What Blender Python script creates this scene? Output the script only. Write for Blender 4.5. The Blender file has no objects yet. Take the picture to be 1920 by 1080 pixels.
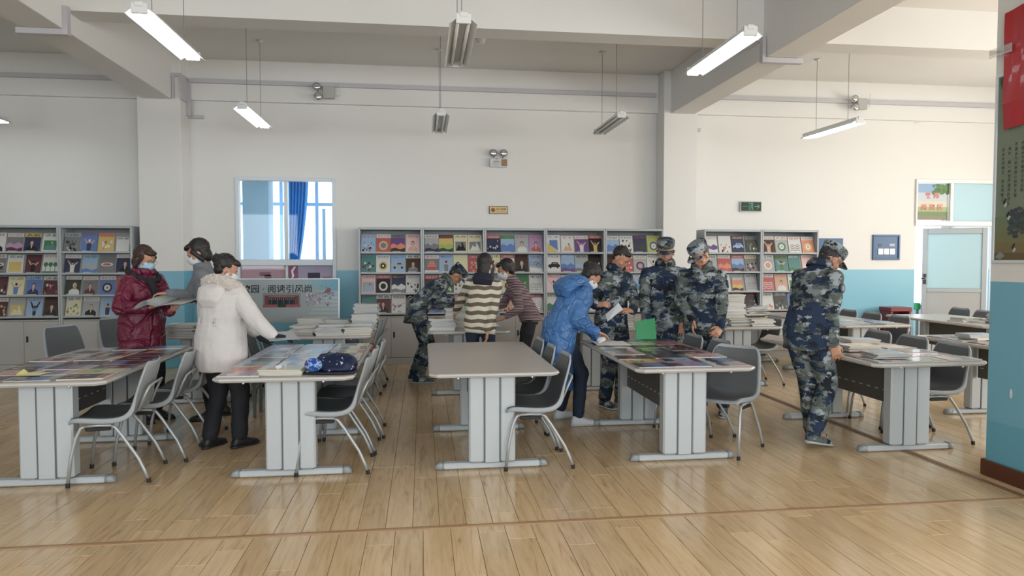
import bpy, math, random
import numpy as np
from mathutils import Vector, Matrix, Euler
random.seed(7)
R = math.radians
scene = bpy.context.scene
COL = scene.collection

# ------------------------------------------------------------------ camera
CAM_H, FPX = 1.53, 1290.0
YAW, PITCH = R(7.4), math.atan(51 / FPX)
cam = bpy.data.cameras.new('camera')
cam.sensor_width = 36; cam.lens = FPX / 1920 * 36; cam.clip_end = 200
cam_o = bpy.data.objects.new('camera', cam)
cam_o.location = (0, 0, CAM_H); cam_o.rotation_euler = (R(90) - PITCH, 0, -YAW)
COL.objects.link(cam_o); scene.camera = cam_o

# ------------------------------------------------------------------ sky, daylight, exposure
wd = bpy.data.worlds.new('sky'); scene.world = wd; wd.use_nodes = True
bg = wd.node_tree.nodes['Background']
bg.inputs[0].default_value = (0.80, 0.91, 1.0, 1); bg.inputs[1].default_value = 3.6
def area(name, loc, rot, sx, sy, power, color):
    l = bpy.data.lights.new(name, 'AREA'); l.shape = 'RECTANGLE'; l.size = sx; l.size_y = sy
    l.energy = power; l.color = color
    o = bpy.data.objects.new(name, l); o.location = loc; o.rotation_euler = rot; COL.objects.link(o); return o
# area lamps added as daylight at unseen windows behind the camera and at right
for x in (-5.6, -1.2, 2.6, 6.4):
    area('added_daylight', (x, -3.85, 2.2), (R(90), 0, 0), 2.4, 1.9, 115, (0.93, 0.97, 1.0))
for y in (-1.0, 3.0, 7.2):
    area('added_daylight', (10.85, y, 2.2), (0, R(90), 0), 1.9, 2.6, 160, (1.0, 0.91, 0.79))
scene.view_settings.view_transform = 'Standard'
scene.view_settings.look = 'None'
scene.view_settings.gamma = 1.0
scene.view_settings.use_curve_mapping = False
scene.view_settings.exposure = 0.0
scene.cycles.max_bounces = 8; scene.cycles.diffuse_bounces = 4; scene.cycles.glossy_bounces = 3
scene.cycles.transparent_max_bounces = 8; scene.cycles.caustics_reflective = False; scene.cycles.caustics_refractive = False

# ------------------------------------------------------------------ helpers
_fw = Vector((math.sin(YAW) * math.cos(PITCH), math.cos(YAW) * math.cos(PITCH), -math.sin(PITCH)))
_rt = Vector((math.cos(YAW), -math.sin(YAW), 0)); _up = _rt.cross(_fw)
def w(px, py, Y):
    """world point at depth Y seen at a photo pixel (used to read measurements off the photo)"""
    d = _fw + _rt * ((px - 960) / FPX) - _up * ((py - 540) / FPX)
    return Vector((0, 0, CAM_H)) + d * (Y / d.y)

def srgb(r, g, b):
    f = lambda c: (c / 255 / 12.92) if c / 255 <= .04045 else ((c / 255 + .055) / 1.055) ** 2.4
    return (f(r), f(g), f(b))
MATS = {}
def nt(m): return m.node_tree.nodes, m.node_tree.links
def mat(name, color, rough=.5, metal=0., bump=None, coat=0., emit=None, estr=0., spec=None, sheen=0., var=None):
    if name in MATS: return MATS[name]
    m = bpy.data.materials.new(name); m.use_nodes = True; MATS[name] = m
    n, l = nt(m); b = n['Principled BSDF']
    b.inputs['Base Color'].default_value = (*color, 1); b.inputs['Roughness'].default_value = rough
    b.inputs['Metallic'].default_value = metal; b.inputs['Coat Weight'].default_value = coat
    if spec is not None: b.inputs['Specular IOR Level'].default_value = spec
    if sheen: b.inputs['Sheen Weight'].default_value = sheen
    if emit: b.inputs['Emission Color'].default_value = (*emit, 1); b.inputs['Emission Strength'].default_value = estr
    if bump or var:
        tc = n.new('ShaderNodeTexCoord')
    if bump:
        kind, scale, strength, dist = bump
        if kind == 'quilt':
            t = n.new('ShaderNodeTexVoronoi'); t.feature = 'DISTANCE_TO_EDGE'
            mr = n.new('ShaderNodeMapRange'); mr.interpolation_type = 'SMOOTHSTEP'; mr.inputs[2].default_value = .10; l.new(t.outputs[0], mr.inputs[0])
            wn = n.new('ShaderNodeTexNoise'); wn.inputs['Scale'].default_value = scale * 2.2; wn.inputs['Detail'].default_value = 4; l.new(tc.outputs['Object'], wn.inputs['Vector'])
            sm = n.new('ShaderNodeMath'); sm.operation = 'MULTIPLY_ADD'; sm.inputs[1].default_value = 1.6; l.new(wn.outputs[0], sm.inputs[0]); l.new(mr.outputs[0], sm.inputs[2]); out = sm.outputs[0]
        elif kind == 'rib':
            t = n.new('ShaderNodeTexWave'); t.bands_direction = 'Z'; t.inputs['Distortion'].default_value = 2.; t.inputs['Detail'].default_value = 1.; out = t.outputs[1]
        else:
            t = n.new('ShaderNodeTexNoise'); t.inputs['Detail'].default_value = 4.; out = t.outputs[0]
        t.inputs['Scale'].default_value = scale
        if kind == 'quilt':
            dn = n.new('ShaderNodeTexNoise'); dn.inputs['Scale'].default_value = 3.; l.new(tc.outputs['Object'], dn.inputs['Vector'])
            mxv = n.new('ShaderNodeVectorMath'); mxv.operation = 'MULTIPLY_ADD'; mxv.inputs[1].default_value = (.28, .28, .28); l.new(dn.outputs[1], mxv.inputs[0]); l.new(tc.outputs['Object'], mxv.inputs[2]); l.new(mxv.outputs[0], t.inputs['Vector'])
        else: l.new(tc.outputs['Object'], t.inputs['Vector'])
        bp = n.new('ShaderNodeBump'); bp.inputs['Strength'].default_value = strength; bp.inputs['Distance'].default_value = dist
        l.new(out, bp.inputs['Height']); l.new(bp.outputs[0], b.inputs['Normal'])
    if var:
        scale, amt = var
        t = n.new('ShaderNodeTexNoise'); t.inputs['Scale'].default_value = scale; t.inputs['Detail'].default_value = 3.
        l.new(tc.outputs['Object'], t.inputs['Vector'])
        mx = n.new('ShaderNodeMix'); mx.data_type = 'RGBA'; mx.inputs[0].default_value = 0
        l.new(t.outputs[0], mx.inputs[0])
        mx.inputs[6].default_value = (*[c * (1 - amt) for c in color], 1); mx.inputs[7].default_value = (*[min(1, c * (1 + amt)) for c in color], 1)
        l.new(mx.outputs[2], b.inputs['Base Color'])
    return m

def attr_mat(name, rough=.35, coat=0., spec=.5):
    if name in MATS: return MATS[name]
    m = mat(name, (.8, .8, .8), rough, coat=coat, spec=spec); n, l = nt(m)
    a = n.new('ShaderNodeVertexColor'); a.layer_name = 'Col'
    h = n.new('ShaderNodeHueSaturation'); h.inputs['Saturation'].default_value = .78; h.inputs['Value'].default_value = .80
    l.new(a.outputs[0], h.inputs['Color']); l.new(h.outputs[0], n['Principled BSDF'].inputs['Base Color']); return m

def ramp_mat(name, stops, rough=.8, build=None, interp='CONSTANT', spec=.3, bump=0.):
    m = mat(name, (.5, .5, .5), rough, spec=spec); n, l = nt(m)
    cr = n.new('ShaderNodeValToRGB'); cr.color_ramp.interpolation = interp
    while len(cr.color_ramp.elements) < len(stops): cr.color_ramp.elements.new(.5)
    for e, (p, c) in zip(cr.color_ramp.elements, stops): e.position = p; e.color = (*c, 1)
    l.new(build(n, l), cr.inputs[0]); l.new(cr.outputs[0], n['Principled BSDF'].inputs['Base Color'])
    if bump:
        tc = n.new('ShaderNodeTexCoord'); t = n.new('ShaderNodeTexNoise'); t.inputs['Scale'].default_value = 9; t.inputs['Detail'].default_value = 3
        l.new(tc.outputs['Object'], t.inputs['Vector'])
        bp = n.new('ShaderNodeBump'); bp.inputs['Strength'].default_value = bump; bp.inputs['Distance'].default_value = .03
        l.new(t.outputs[0], bp.inputs['Height']); l.new(bp.outputs[0], n['Principled BSDF'].inputs['Normal'])
    return m

class MB:
    def __init__(s): s.v = []; s.f = []; s.m = []; s.c = []
    def add(s, verts, faces, mi=0, col=None):
        o = len(s.v); s.v += [tuple(p) for p in verts]
        for f in faces: s.f.append([i + o for i in f]); s.m.append(mi); s.c.append(col)
        return s
    def box(s, a, b, mi=0, col=None, M=None):
        x0, y0, z0 = a; x1, y1, z1 = b
        V = [Vector(p) for p in ((x0,y0,z0),(x1,y0,z0),(x1,y1,z0),(x0,y1,z0),(x0,y0,z1),(x1,y0,z1),(x1,y1,z1),(x0,y1,z1))]
        if M: V = [M @ p for p in V]
        return s.add(V, [(0,3,2,1),(4,5,6,7),(0,1,5,4),(1,2,6,5),(2,3,7,6),(3,0,4,7)], mi, col)
    def bbox(s, a, b, ch=.004, mi=0, col=None, M=None):
        """box with chamfered edges all round"""
        (x0, y0, z0), (x1, y1, z1) = a, b
        rings = []
        for z, i in ((z0, ch), (z0 + ch, 0), (z1 - ch, 0), (z1, ch)):
            c = ch
            p = [(x0+i+c,y0+i),(x1-i-c,y0+i),(x1-i,y0+i+c),(x1-i,y1-i-c),(x1-i-c,y1-i),(x0+i+c,y1-i),(x0+i,y1-i-c),(x0+i,y0+i+c)]
            rings.append([(q[0], q[1], z) for q in p])
        return s.rings(rings, mi, col, M)
    def rings(s, rings, mi=0, col=None, M=None, cap=True):
        n = len(rings[0]); V = [Vector(p) for r in rings for p in r]
        if M: V = [M @ p for p in V]
        F = []
        for k in range(len(rings) - 1):
            for i in range(n):
                j = (i + 1) % n
                F.append((k*n+i, k*n+j, (k+1)*n+j, (k+1)*n+i))
        if cap:
            F.append(tuple(reversed(range(n)))); F.append(tuple((len(rings)-1)*n + i for i in range(n)))
        return s.add(V, F, mi, col)
    def prism(s, poly, z0, z1, mi=0, col=None, M=None):
        return s.rings([[(x, y, z0) for x, y in poly], [(x, y, z1) for x, y in poly]], mi, col, M)
    def tube(s, pts, r, n=8, mi=0, col=None, M=None):
        pts = [Vector(p) for p in pts]; rs = r if isinstance(r, (list, tuple)) else [r] * len(pts)
        rings = []; ref = None
        for i, p in enumerate(pts):
            t = (pts[min(i+1, len(pts)-1)] - pts[max(i-1, 0)]).normalized()
            if ref is None: ref = t.orthogonal().normalized()
            a = (ref - t * ref.dot(t)); a = a.normalized() if a.length > 1e-5 else t.orthogonal().normalized(); ref = a
            b = t.cross(a)
            rings.append([p + (a * math.cos(2*math.pi*k/n) + b * math.sin(2*math.pi*k/n)) * rs[i] for k in range(n)])
        return s.rings(rings, mi, col, M)
    def ball(s, c, r, n=10, k=7, mi=0, col=None, M=None, ax=None):
        """ellipsoid; r = (rx, ry, rz), ax = (X, Y, Z) axes"""
        c = Vector(c); r = (r, r, r) if not isinstance(r, (tuple, list)) else r
        X, Y, Z = ax or (Vector((1,0,0)), Vector((0,1,0)), Vector((0,0,1)))
        rings = []
        for i in range(k):
            t = math.pi * (i + .35) / (k - .3); 
            rings.append([c - Z*math.cos(t)*r[2] + (X*math.cos(2*math.pi*j/n)*r[0] + Y*math.sin(2*math.pi*j/n)*r[1])*math.sin(t) for j in range(n)])
        return s.rings(rings, mi, col, M)
    def loft(s, secs, n=16, mi=0, col=None, M=None, power=1.):
        """secs: (centre, xaxis, yaxis, rx, ry)"""
        rings = []
        for c, X, Y, rx, ry in secs:
            q = []
            for j in range(n):
                a = 2*math.pi*j/n; ca, sa = math.cos(a), math.sin(a)
                ca = math.copysign(abs(ca)**power, ca); sa = math.copysign(abs(sa)**power, sa)
                q.append(Vector(c) + Vector(X)*ca*rx + Vector(Y)*sa*ry)
            rings.append(q)
        return s.rings(rings, mi, col, M)
    def cap(s, p0, p1, r0, r1, n=10):
        p0, p1 = Vector(p0), Vector(p1); d = p1 - p0; L = d.length
        if L < 1e-5: return s.ball(p0, r0)
        t = d / L
        return s.tube([p0 - t*r0*.92, p0 - t*r0*.7, p0 - t*r0*.35, p0, p1, p1 + t*r1*.35, p1 + t*r1*.7, p1 + t*r1*.92], [r0*.38, r0*.71, r0*.93, r0, r1, r1*.93, r1*.71, r1*.38], n)
    def mesh(s, name, mats, smooth=False):
        me = bpy.data.meshes.new(name); me.from_pydata([tuple(p) for p in s.v], [], s.f)
        for m in (mats if isinstance(mats, (list, tuple)) else [mats]): me.materials.append(m)
        if any(s.m): me.polygons.foreach_set('material_index', s.m)
        if any(c is not None for c in s.c):
            ca = me.color_attributes.new('Col', 'FLOAT_COLOR', 'CORNER')
            buf = []
            for f, c in zip(s.f, s.c): buf += list((*(c or (.8,.8,.8)), 1)) * len(f)
            ca.data.foreach_set('color', buf)
        if smooth: me.polygons.foreach_set('use_smooth', [True] * len(s.f))
        me.update(); return me
    def obj(s, name, mats, parent=None, smooth=False, loc=None, rot=None):
        o = bpy.data.objects.new(name, s.mesh(name, mats, smooth)); COL.objects.link(o)
        if parent: o.parent = parent
        if loc is not None: o.location = loc
        if rot is not None: o.rotation_euler = rot
        return o

def tag(o, label=None, cat=None, group=None, kind=None):
    if label: o['label'] = label
    if cat: o['category'] = cat
    if group: o['group'] = group
    if kind: o['kind'] = kind
    return o
def empty(name, loc=(0,0,0), rz=0, **kw):
    o = bpy.data.objects.new(name, None); COL.objects.link(o); o.location = loc; o.rotation_euler = (0, 0, rz)
    o.empty_display_size = .1; return tag(o, **kw)
def copy_tree(o, parent=None):
    c = o.copy(); COL.objects.link(c)
    if parent: c.parent = parent
    for ch in list(KIDS.get(o, [])) : copy_tree(ch, c)
    return c
class _K(dict):
    def get(s, o, d=None): return [x for x in o.children]
KIDS = _K()
def struct(o): o['kind'] = 'structure'; return o

_txt = {}
def text_geo(s, spacing=1.0, bold=0.):
    """flat glyph outlines of a string as (verts, faces), width/height in em units"""
    if (s, spacing, bold) in _txt: return _txt[(s, spacing, bold)]
    c = bpy.data.curves.new('lettering', 'FONT'); c.body = s; c.resolution_u = 1; c.offset = bold; c.space_character = spacing
    c.align_x = 'CENTER'; c.align_y = 'CENTER'
    o = bpy.data.objects.new('lettering', c); COL.objects.link(o); bpy.context.view_layer.update()
    ev = o.evaluated_get(bpy.context.evaluated_depsgraph_get()); m = ev.to_mesh()
    V = [tuple(v.co) for v in m.vertices]; F = [tuple(p.vertices) for p in m.polygons]; ev.to_mesh_clear()
    bpy.data.objects.remove(o); bpy.data.curves.remove(c)
    _txt[(s, spacing, bold)] = (V, F); return V, F
def add_text(mb, s, M, w_=None, h_=None, mi=0, col=None, spacing=1.0, off=0., bold=0.):
    """lettering laid in the local XZ plane (normal -Y), centred, fitted to width / height"""
    V, F = text_geo(s, spacing, bold)
    if not V: return
    xs = [v[0] for v in V]; ys = [v[1] for v in V]
    W, H = max(xs)-min(xs), max(ys)-min(ys); cx, cy = (max(xs)+min(xs))/2, (max(ys)+min(ys))/2
    sx = (w_ / W) if w_ else h_ / H; sy = (h_ / H) if h_ else sx
    mb.add([M @ Vector(((v[0]-cx)*sx, -off, (v[1]-cy)*sy)) for v in V], F, mi, col)

# ------------------------------------------------------------------ materials
WHITE = mat('white plaster', (.735, .725, .705), .75, var=(1.5, .03))
def wall_paint():
    m = mat('two tone wall paint', (.76, .74, .71), .7); n, l = nt(m)
    g = n.new('ShaderNodeNewGeometry'); s = n.new('ShaderNodeSeparateXYZ'); l.new(g.outputs['Position'], s.inputs[0])
    gt = n.new('ShaderNodeMath'); gt.operation = 'LESS_THAN'; gt.inputs[1].default_value = 1.385; l.new(s.outputs[2], gt.inputs[0])
    mx = n.new('ShaderNodeMix'); mx.data_type = 'RGBA'; l.new(gt.outputs[0], mx.inputs[0])
    mx.inputs[6].default_value = (.735, .725, .705, 1)
    g2 = n.new('ShaderNodeMath'); g2.operation = 'LESS_THAN'; g2.inputs[1].default_value = .40; l.new(s.outputs[2], g2.inputs[0])
    m2 = n.new('ShaderNodeMix'); m2.data_type = 'RGBA'; l.new(g2.outputs[0], m2.inputs[0])
    m2.inputs[6].default_value = (.185, .43, .56, 1); m2.inputs[7].default_value = (.13, .38, .50, 1)
    l.new(m2.outputs[2], mx.inputs[7]); b = n['Principled BSDF']; l.new(mx.outputs[2], b.inputs['Base Color'])
    rr = n.new('ShaderNodeMapRange'); rr.inputs[3].default_value = .75; rr.inputs[4].default_value = .38; l.new(gt.outputs[0], rr.inputs[0]); l.new(rr.outputs[0], b.inputs['Roughness'])
    return m
PAINT = wall_paint()
def laminate(name, island):
    m = mat(name, (.6, .45, .3), .2, spec=.5); n, l = nt(m); b = n['Principled BSDF']
    g = n.new('ShaderNodeNewGeometry'); s = n.new('ShaderNodeSeparateXYZ'); l.new(g.outputs['Position'], s.inputs[0])
    if island: rnd = g.outputs['Random Per Island']
    else: rnd = n.new('ShaderNodeObjectInfo').outputs['Random']
    ax = n.new('ShaderNodeMath'); ax.operation = 'MULTIPLY_ADD'; ax.inputs[1].default_value = 90.; l.new(rnd, ax.inputs[0]); l.new(s.outputs[0], ax.inputs[2])
    ay = n.new('ShaderNodeMath'); ay.operation = 'MULTIPLY'; ay.inputs[1].default_value = .085; l.new(s.outputs[1], ay.inputs[0])
    c = n.new('ShaderNodeCombineXYZ'); l.new(ax.outputs[0], c.inputs[0]); l.new(ay.outputs[0], c.inputs[1]); l.new(rnd, c.inputs[2])
    t = n.new('ShaderNodeTexNoise'); t.inputs['Scale'].default_value = 26; t.inputs['Detail'].default_value = 5; t.inputs['Roughness'].default_value = .6; t.inputs['Distortion'].default_value = 1.2
    l.new(c.outputs[0], t.inputs['Vector'])
    cr = n.new('ShaderNodeValToRGB'); e = cr.color_ramp.elements
    e[0].position = .30; e[0].color = (.43, .285, .150, 1); e[1].position = .60; e[1].color = (.645, .475, .285, 1)
    k = cr.color_ramp.elements.new(.42); k.color = (.58, .415, .24, 1)
    l.new(t.outputs[0], cr.inputs[0])
    hs = n.new('ShaderNodeHueSaturation'); mr = n.new('ShaderNodeMapRange'); mr.inputs[3].default_value = .92; mr.inputs[4].default_value = 1.08
    l.new(rnd, mr.inputs[0]); l.new(mr.outputs[0], hs.inputs['Value']); l.new(cr.outputs[0], hs.inputs['Color']); l.new(hs.outputs[0], b.inputs['Base Color'])
    t2 = n.new('ShaderNodeTexNoise'); t2.inputs['Scale'].default_value = 3.; l.new(g.outputs['Position'], t2.inputs['Vector'])
    m2 = n.new('ShaderNodeMapRange'); m2.inputs[3].default_value = .11; m2.inputs[4].default_value = .24; l.new(t2.outputs[0], m2.inputs[0]); l.new(m2.outputs[0], b.inputs['Roughness'])
    return m
LAM, LAM_I = laminate('oak laminate', False), laminate('oak laminate far', True)
STRIP = mat('brown strip', (.22, .12, .065), .4)
SKIRT = mat('brown skirting', (.10, .032, .018), .35)
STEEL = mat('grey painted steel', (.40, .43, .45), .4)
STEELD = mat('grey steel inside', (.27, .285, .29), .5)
CABM = mat('warm grey cabinet steel', (.42, .405, .385), .4)
DARKM = mat('dark plastic', (.02, .02, .022), .4)
ALU = mat('white aluminium', (.62, .67, .72), .35)
ALU_G = mat('grey aluminium', (.36, .38, .39), .35, .2)
CHROME = mat('chrome', (.75, .75, .75), .12, 1.)
TUBE = mat('silver tube steel', (.42, .44, .45), .36, .35)
TOP = mat('grey beige tabletop', (.43, .40, .375), .32, var=(3, .03))
TEDGE = mat('pale grey table edge', (.52, .53, .54), .35)
LEGM = mat('silver grey table leg', (.50, .54, .57), .38, .15)
FOOTC = mat('grey foot cap', (.30, .33, .35), .45)
MODM = mat('dark grey modesty steel', (.085, .083, .08), .45)
SHELL = mat('grey chair plastic', (.33, .36, .385), .42)
PADM = mat('charcoal chair inner', (.11, .118, .126), .5)
RUB = mat('black rubber', (.015, .015, .015), .6)
TRUNK = mat('grey cable trunking', (.50, .49, .52), .5)
PRINT = attr_mat('printed gloss paper', .3, coat=.25)
PRINTM = attr_mat('printed matt', .6)
GLASS = bpy.data.materials.new('clear pane'); GLASS.use_nodes = True
def _glass(m, tint, mixf):
    n, l = nt(m); b = n['Principled BSDF']; n.remove(b); o = n['Material Output']
    t = n.new('ShaderNodeBsdfTransparent'); t.inputs[0].default_value = (*tint, 1); g = n.new('ShaderNodeBsdfGlossy'); g.inputs['Roughness'].default_value = .02
    mx = n.new('ShaderNodeMixShader'); mx.inputs[0].default_value = mixf; l.new(t.outputs[0], mx.inputs[1]); l.new(g.outputs[0], mx.inputs[2]); l.new(mx.outputs[0], o.inputs[0])
_glass(GLASS, (.93, .97, .98), .015)
TGLASS = bpy.data.materials.new('tinted pane'); TGLASS.use_nodes = True
def _frost(m):
    n, l = nt(m); b = n['Principled BSDF']; n.remove(b); o = n['Material Output']
    t = n.new('ShaderNodeBsdfTranslucent'); t.inputs[0].default_value = (.62, .78, .80, 1); g = n.new('ShaderNodeBsdfDiffuse'); g.inputs[0].default_value = (.66, .76, .78, 1)
    mx = n.new('ShaderNodeMixShader'); mx.inputs[0].default_value = .5; l.new(t.outputs[0], mx.inputs[1]); l.new(g.outputs[0], mx.inputs[2]); l.new(mx.outputs[0], o.inputs[0])
_frost(TGLASS)

# ------------------------------------------------------------------ room shell
WY, CY, CEIL = 10.65, 10.30, 4.45          # back wall, column face, ceiling
XL, XR, YF = -8.6, 11.0, -4.0
def wall_holes(name, x0, x1, z0, z1, holes, y0, y1, m=None, axis='x'):
    """wall made of blocks round rectangular openings; holes = (a0, a1, z0, z1)"""
    mb = MB(); xs = sorted({x0, x1, *[h[0] for h in holes], *[h[1] for h in holes]})
    for a, b in zip(xs, xs[1:]):
        hs = sorted([(h[2], h[3]) for h in holes if h[0] <= a + 1e-6 and h[1] >= b - 1e-6])
        z = z0
        for h0, h1 in hs:
            if h0 > z: mb.box((a, y0, z), (b, y1, h0))
            z = h1
        if z < z1: mb.box((a, y0, z), (b, y1, z1))
    if axis == 'y': mb.v = [(p[1], p[0], p[2]) for p in mb.v]; mb.f = [f[::-1] for f in mb.f]
    return struct(mb.obj(name, m or PAINT))
WX0, WX1 = -2.74, -1.29                    # window beside the racks
DX0, DX1 = 8.24, 9.80                      # door opening
wall_back = wall_holes('wall_back', XL, XR, 0, CEIL, [(WX0, WX1, .75, 2.77), (DX0, DX1, 0, 2.88)], WY, WY + .2)
wall_holes('wall_left', YF, WY + .2, 0, CEIL, [], XL - .2, XL, axis='y')
wall_holes('wall_right', YF, WY + .2, 0, CEIL, [(-2.3, .3, 1.2, 3.2), (1.7, 4.3, 1.2, 3.2), (5.9, 8.5, 1.2, 3.2)], XR, XR + .2, axis='y')
wall_holes('wall_front', XL, XR, 0, CEIL, [(-6.8, -4.4, 1.2, 3.2), (-2.4, 0., 1.2, 3.2), (1.4, 3.8, 1.2, 3.2), (5.2, 7.6, 1.2, 3.2)], YF - .2, YF)
ceil = struct(MB().box((XL, YF, CEIL), (XR, WY + .2, CEIL + .2)).obj('ceiling', WHITE))
# roof beams and columns
for nm, x0, x1 in (('trim_1', -3.86, -3.48), ('trim_2', 3.81, 4.19)):
    struct(MB().bbox((x0, YF, 3.80), (x1, CY + .1, CEIL), .006).obj(nm, WHITE))
for nm, x0, x1 in (('trim_3', -3.95, -3.37), ('trim_4', 3.70, 4.24)):
    struct(MB().bbox((x0, CY, 0), (x1, WY, CEIL), .006).obj(nm, PAINT))
struct(MB().box((XL, 7.40, 4.0), (-3.86, 7.72, CEIL)).box((-3.48, 7.40, 4.0), (3.81, 7.72, CEIL)).box((4.19, 7.40, 4.0), (XR, 7.72, CEIL)).obj('trim_5', WHITE))
struct(MB().box((XL, WY - .07, 3.86), (-3.95, WY, CEIL)).box((-3.37, WY - .07, 3.86), (3.70, WY, CEIL)).box((4.24, WY - .07, 3.86), (XR, WY, CEIL)).obj('trim_6', WHITE))
# pillar on the right with skirting
PX = 3.99
pil = struct(MB().bbox((PX, 3.55, 0), (PX + .62, 4.40, CEIL), .004).obj('wall_pillar', PAINT))
struct(MB().bbox((PX - .022, 3.5, .0), (PX - .001, 4.42, .115), .004).box((PX, 4.401, 0), (PX + .62, 4.42, .115)).obj('baseboard_pillar', SKIRT))
struct(MB().box((-8.6, WY - .015, 0), (-3.97, WY, .1)).box((4.26, WY - .015, 0), (8.2, WY, .1)).obj('baseboard_back', SKIRT))

# floor: sub-floor, planks, brown strips
floor = struct(MB().box((XL, YF, -.15), (XR, WY + .2, -.012)).obj('floor', mat('dark joint', (.08, .045, .025), .8)))
PW, PL = .155, 1.22
def plank_mb(L, mb=None, x=0, y=0):
    mb = mb or MB(); g, c = .0011, .0016
    r = []
    for z, i in ((-.012, 0), (-c, 0), (0, c)):
        r.append([(x+g+i, y+g+i, z), (x+PW-g-i, y+g+i, z), (x+PW-g-i, y+L-g-i, z), (x+g+i, y+L-g-i, z)])
    return mb.rings(r)
fields = [(-8.5, 11., YF, 3.895, .03), (-8.5, 3.835, 3.93, 10.65, .09), (3.885, 11., 3.93, 10.65, .05)]
cand = []
for fi, (x0, x1, y0, y1, off) in enumerate(fields):
    k = 0; x = x0 - off
    while x < x1 - PW * .5:
        y = y0 - random.random() * PL * .9
        while y < y1 - .02:
            a, b = max(y, y0), min(y + PL, y1)
            if b - a > .05: cand.append((x, a, b - a))
            y += PL
        x += PW
def vis(c):
    x, y, L = c
    if y + L < 3.1: return 1e9
    mx, my = x + PW / 2, max(y + L / 2, 3.2)
    d = mx * math.sin(YAW) + my * math.cos(YAW); s = mx * math.cos(YAW) - my * math.sin(YAW)
    if abs(s / d) > .80: return 1e8 + d
    if x > 4.1 and mx / my > .93: return 1e8 + d
    return d
cand.sort(key=vis)
full = plank_mb(PL).mesh('plank', LAM)
for x, y, L in cand[:300]:
    if abs(L - PL) < .01: me = full; o = bpy.data.objects.new('plank', me); COL.objects.link(o); o.location = (x, y, 0)
    else: o = plank_mb(L).obj('plank', LAM, loc=(x, y, 0))
    o.parent = floor
mb = MB()
for x, y, L in cand[300:]: plank_mb(L, mb, x, y)
far = mb.obj('far_planks', LAM_I, floor); far['kind'] = 'stuff'
struct(MB().bbox((XL, 3.896, -.01), (11., 3.922, .004), .002).obj('trim_7', mat('tan strip', (.42, .27, .15), .35)))
struct(MB().bbox((XL, 3.9225, -.01), (11., 3.931, .005), .002).obj('trim_12', STRIP))
struct(MB().bbox((3.838, 3.934, -.01), (3.882, WY, .007), .003).obj('trim_8', STRIP))

# cable trunking
struct(MB().box((-3.30, WY-.12, 4.10), (3.66, WY-.071, 4.16)).box((XL, WY-.12, 4.10), (-4.0, WY-.071, 4.16)).box((4.28, WY-.12, 4.10), (XR, WY-.071, 4.16))
       .box((-3.37, CY-.03, 3.80), (-3.345, WY-.07, 4.16)).box((-3.475, CY-.03, 3.81), (-3.44, CY-.001, 4.16)).box((-3.44, CY-.03, 4.12), (-3.371, CY-.001, 4.16)).box((-3.37, WY-.12, 3.62), (-3.31, WY-.071, 4.1)).box((-3.37, WY-.04, 3.60), (-3.16, WY-.001, 3.65)).obj('trim_9', TRUNK))
struct(MB().box((-3.48, 7.32, 3.74), (-3.43, 7.39, 4.02)).box((-3.90, 7.32, 3.74), (-3.481, 7.39, 3.795)).obj('trim_10', TRUNK))
struct(MB().box((3.76, 7.32, 3.74), (3.80, 7.39, 4.02)).box((3.801, 7.32, 3.74), (4.24, 7.39, 3.795)).box((4.24, WY-.04, 3.60), (4.42, WY-.001, 3.65)).obj('trim_11', TRUNK))

# ------------------------------------------------------------------ back window (room beyond), its red poster, curtain
FRM = .055
wf = MB()
z0, z1, zm = .78, 2.77, 1.50
yb0, yb1 = WY - .02, WY + .09
def bar(mb, a, b): mb.bbox(a, b, .005)
bar(wf, (WX0, yb0, z0), (WX0 + FRM, yb1, z1)); bar(wf, (WX1 - FRM, yb0, z0), (WX1, yb1, z1))
bar(wf, (WX0 + FRM, yb0, z1 - FRM), (WX1 - FRM, yb1, z1)); bar(wf, (WX0 + FRM, yb0 - .01, zm - .04), (WX1 - FRM, yb1, zm + .05))
bar(wf, (WX0 + FRM, yb0, z0), (WX1 - FRM, yb1, z0 + FRM))
bar(wf, (-2.045, yb0 + .01, zm + .05), (-1.99, yb1, z1 - FRM)); bar(wf, (-2.035, yb0 + .02, z0 + FRM), (-2.0, yb1, zm - .04))
win = struct(wf.obj('window_1', ALU))
for x0, x1 in ((WX0 + FRM, -2.045), (-1.99, WX1 - FRM)):
    MB().box((x0, WY + .03, zm + .05), (x1, WY + .036, z1 - FRM)).obj('pane', GLASS, win)
    MB().box((x0, WY + .03, z0 + FRM), (x1, WY + .036, zm - .04)).obj('pane', GLASS, win)
# red posters pasted behind the lower panes, colours lightened against the shade there
mb = MB(); r1 = srgb(170, 90, 110); r2 = srgb(140, 100, 130); 
mb.box((WX0 + .05, WY + .05, .84), (-2.03, WY + .054, 1.46), 0, srgb(225, 150, 165)).box((-2.0, WY + .05, .84), (-1.86, WY + .054, 1.46), 0, srgb(190, 70, 125)).box((-1.86, WY + .05, .84), (WX1 - .05, WY + .054, 1.46), 0, srgb(215, 180, 215))
for x, z, a, b, c in ((-2.42, 1.33, .16, .03, r1), (-2.35, 1.27, .1, .05, r1), (-2.2, 1.22, .2, .05, srgb(180, 100, 60)), (-1.72, 1.3, .18, .05, srgb(80, 50, 80)), (-1.5, 1.25, .12, .04, srgb(190, 120, 90))):
    mb.box((x, WY + .048, z - b), (x + a, WY + .0502, z + b), 0, c)
tag(mb.obj('poster', PRINTM), 'pale red poster pasted behind the lower panes of the back window', 'poster')
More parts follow.
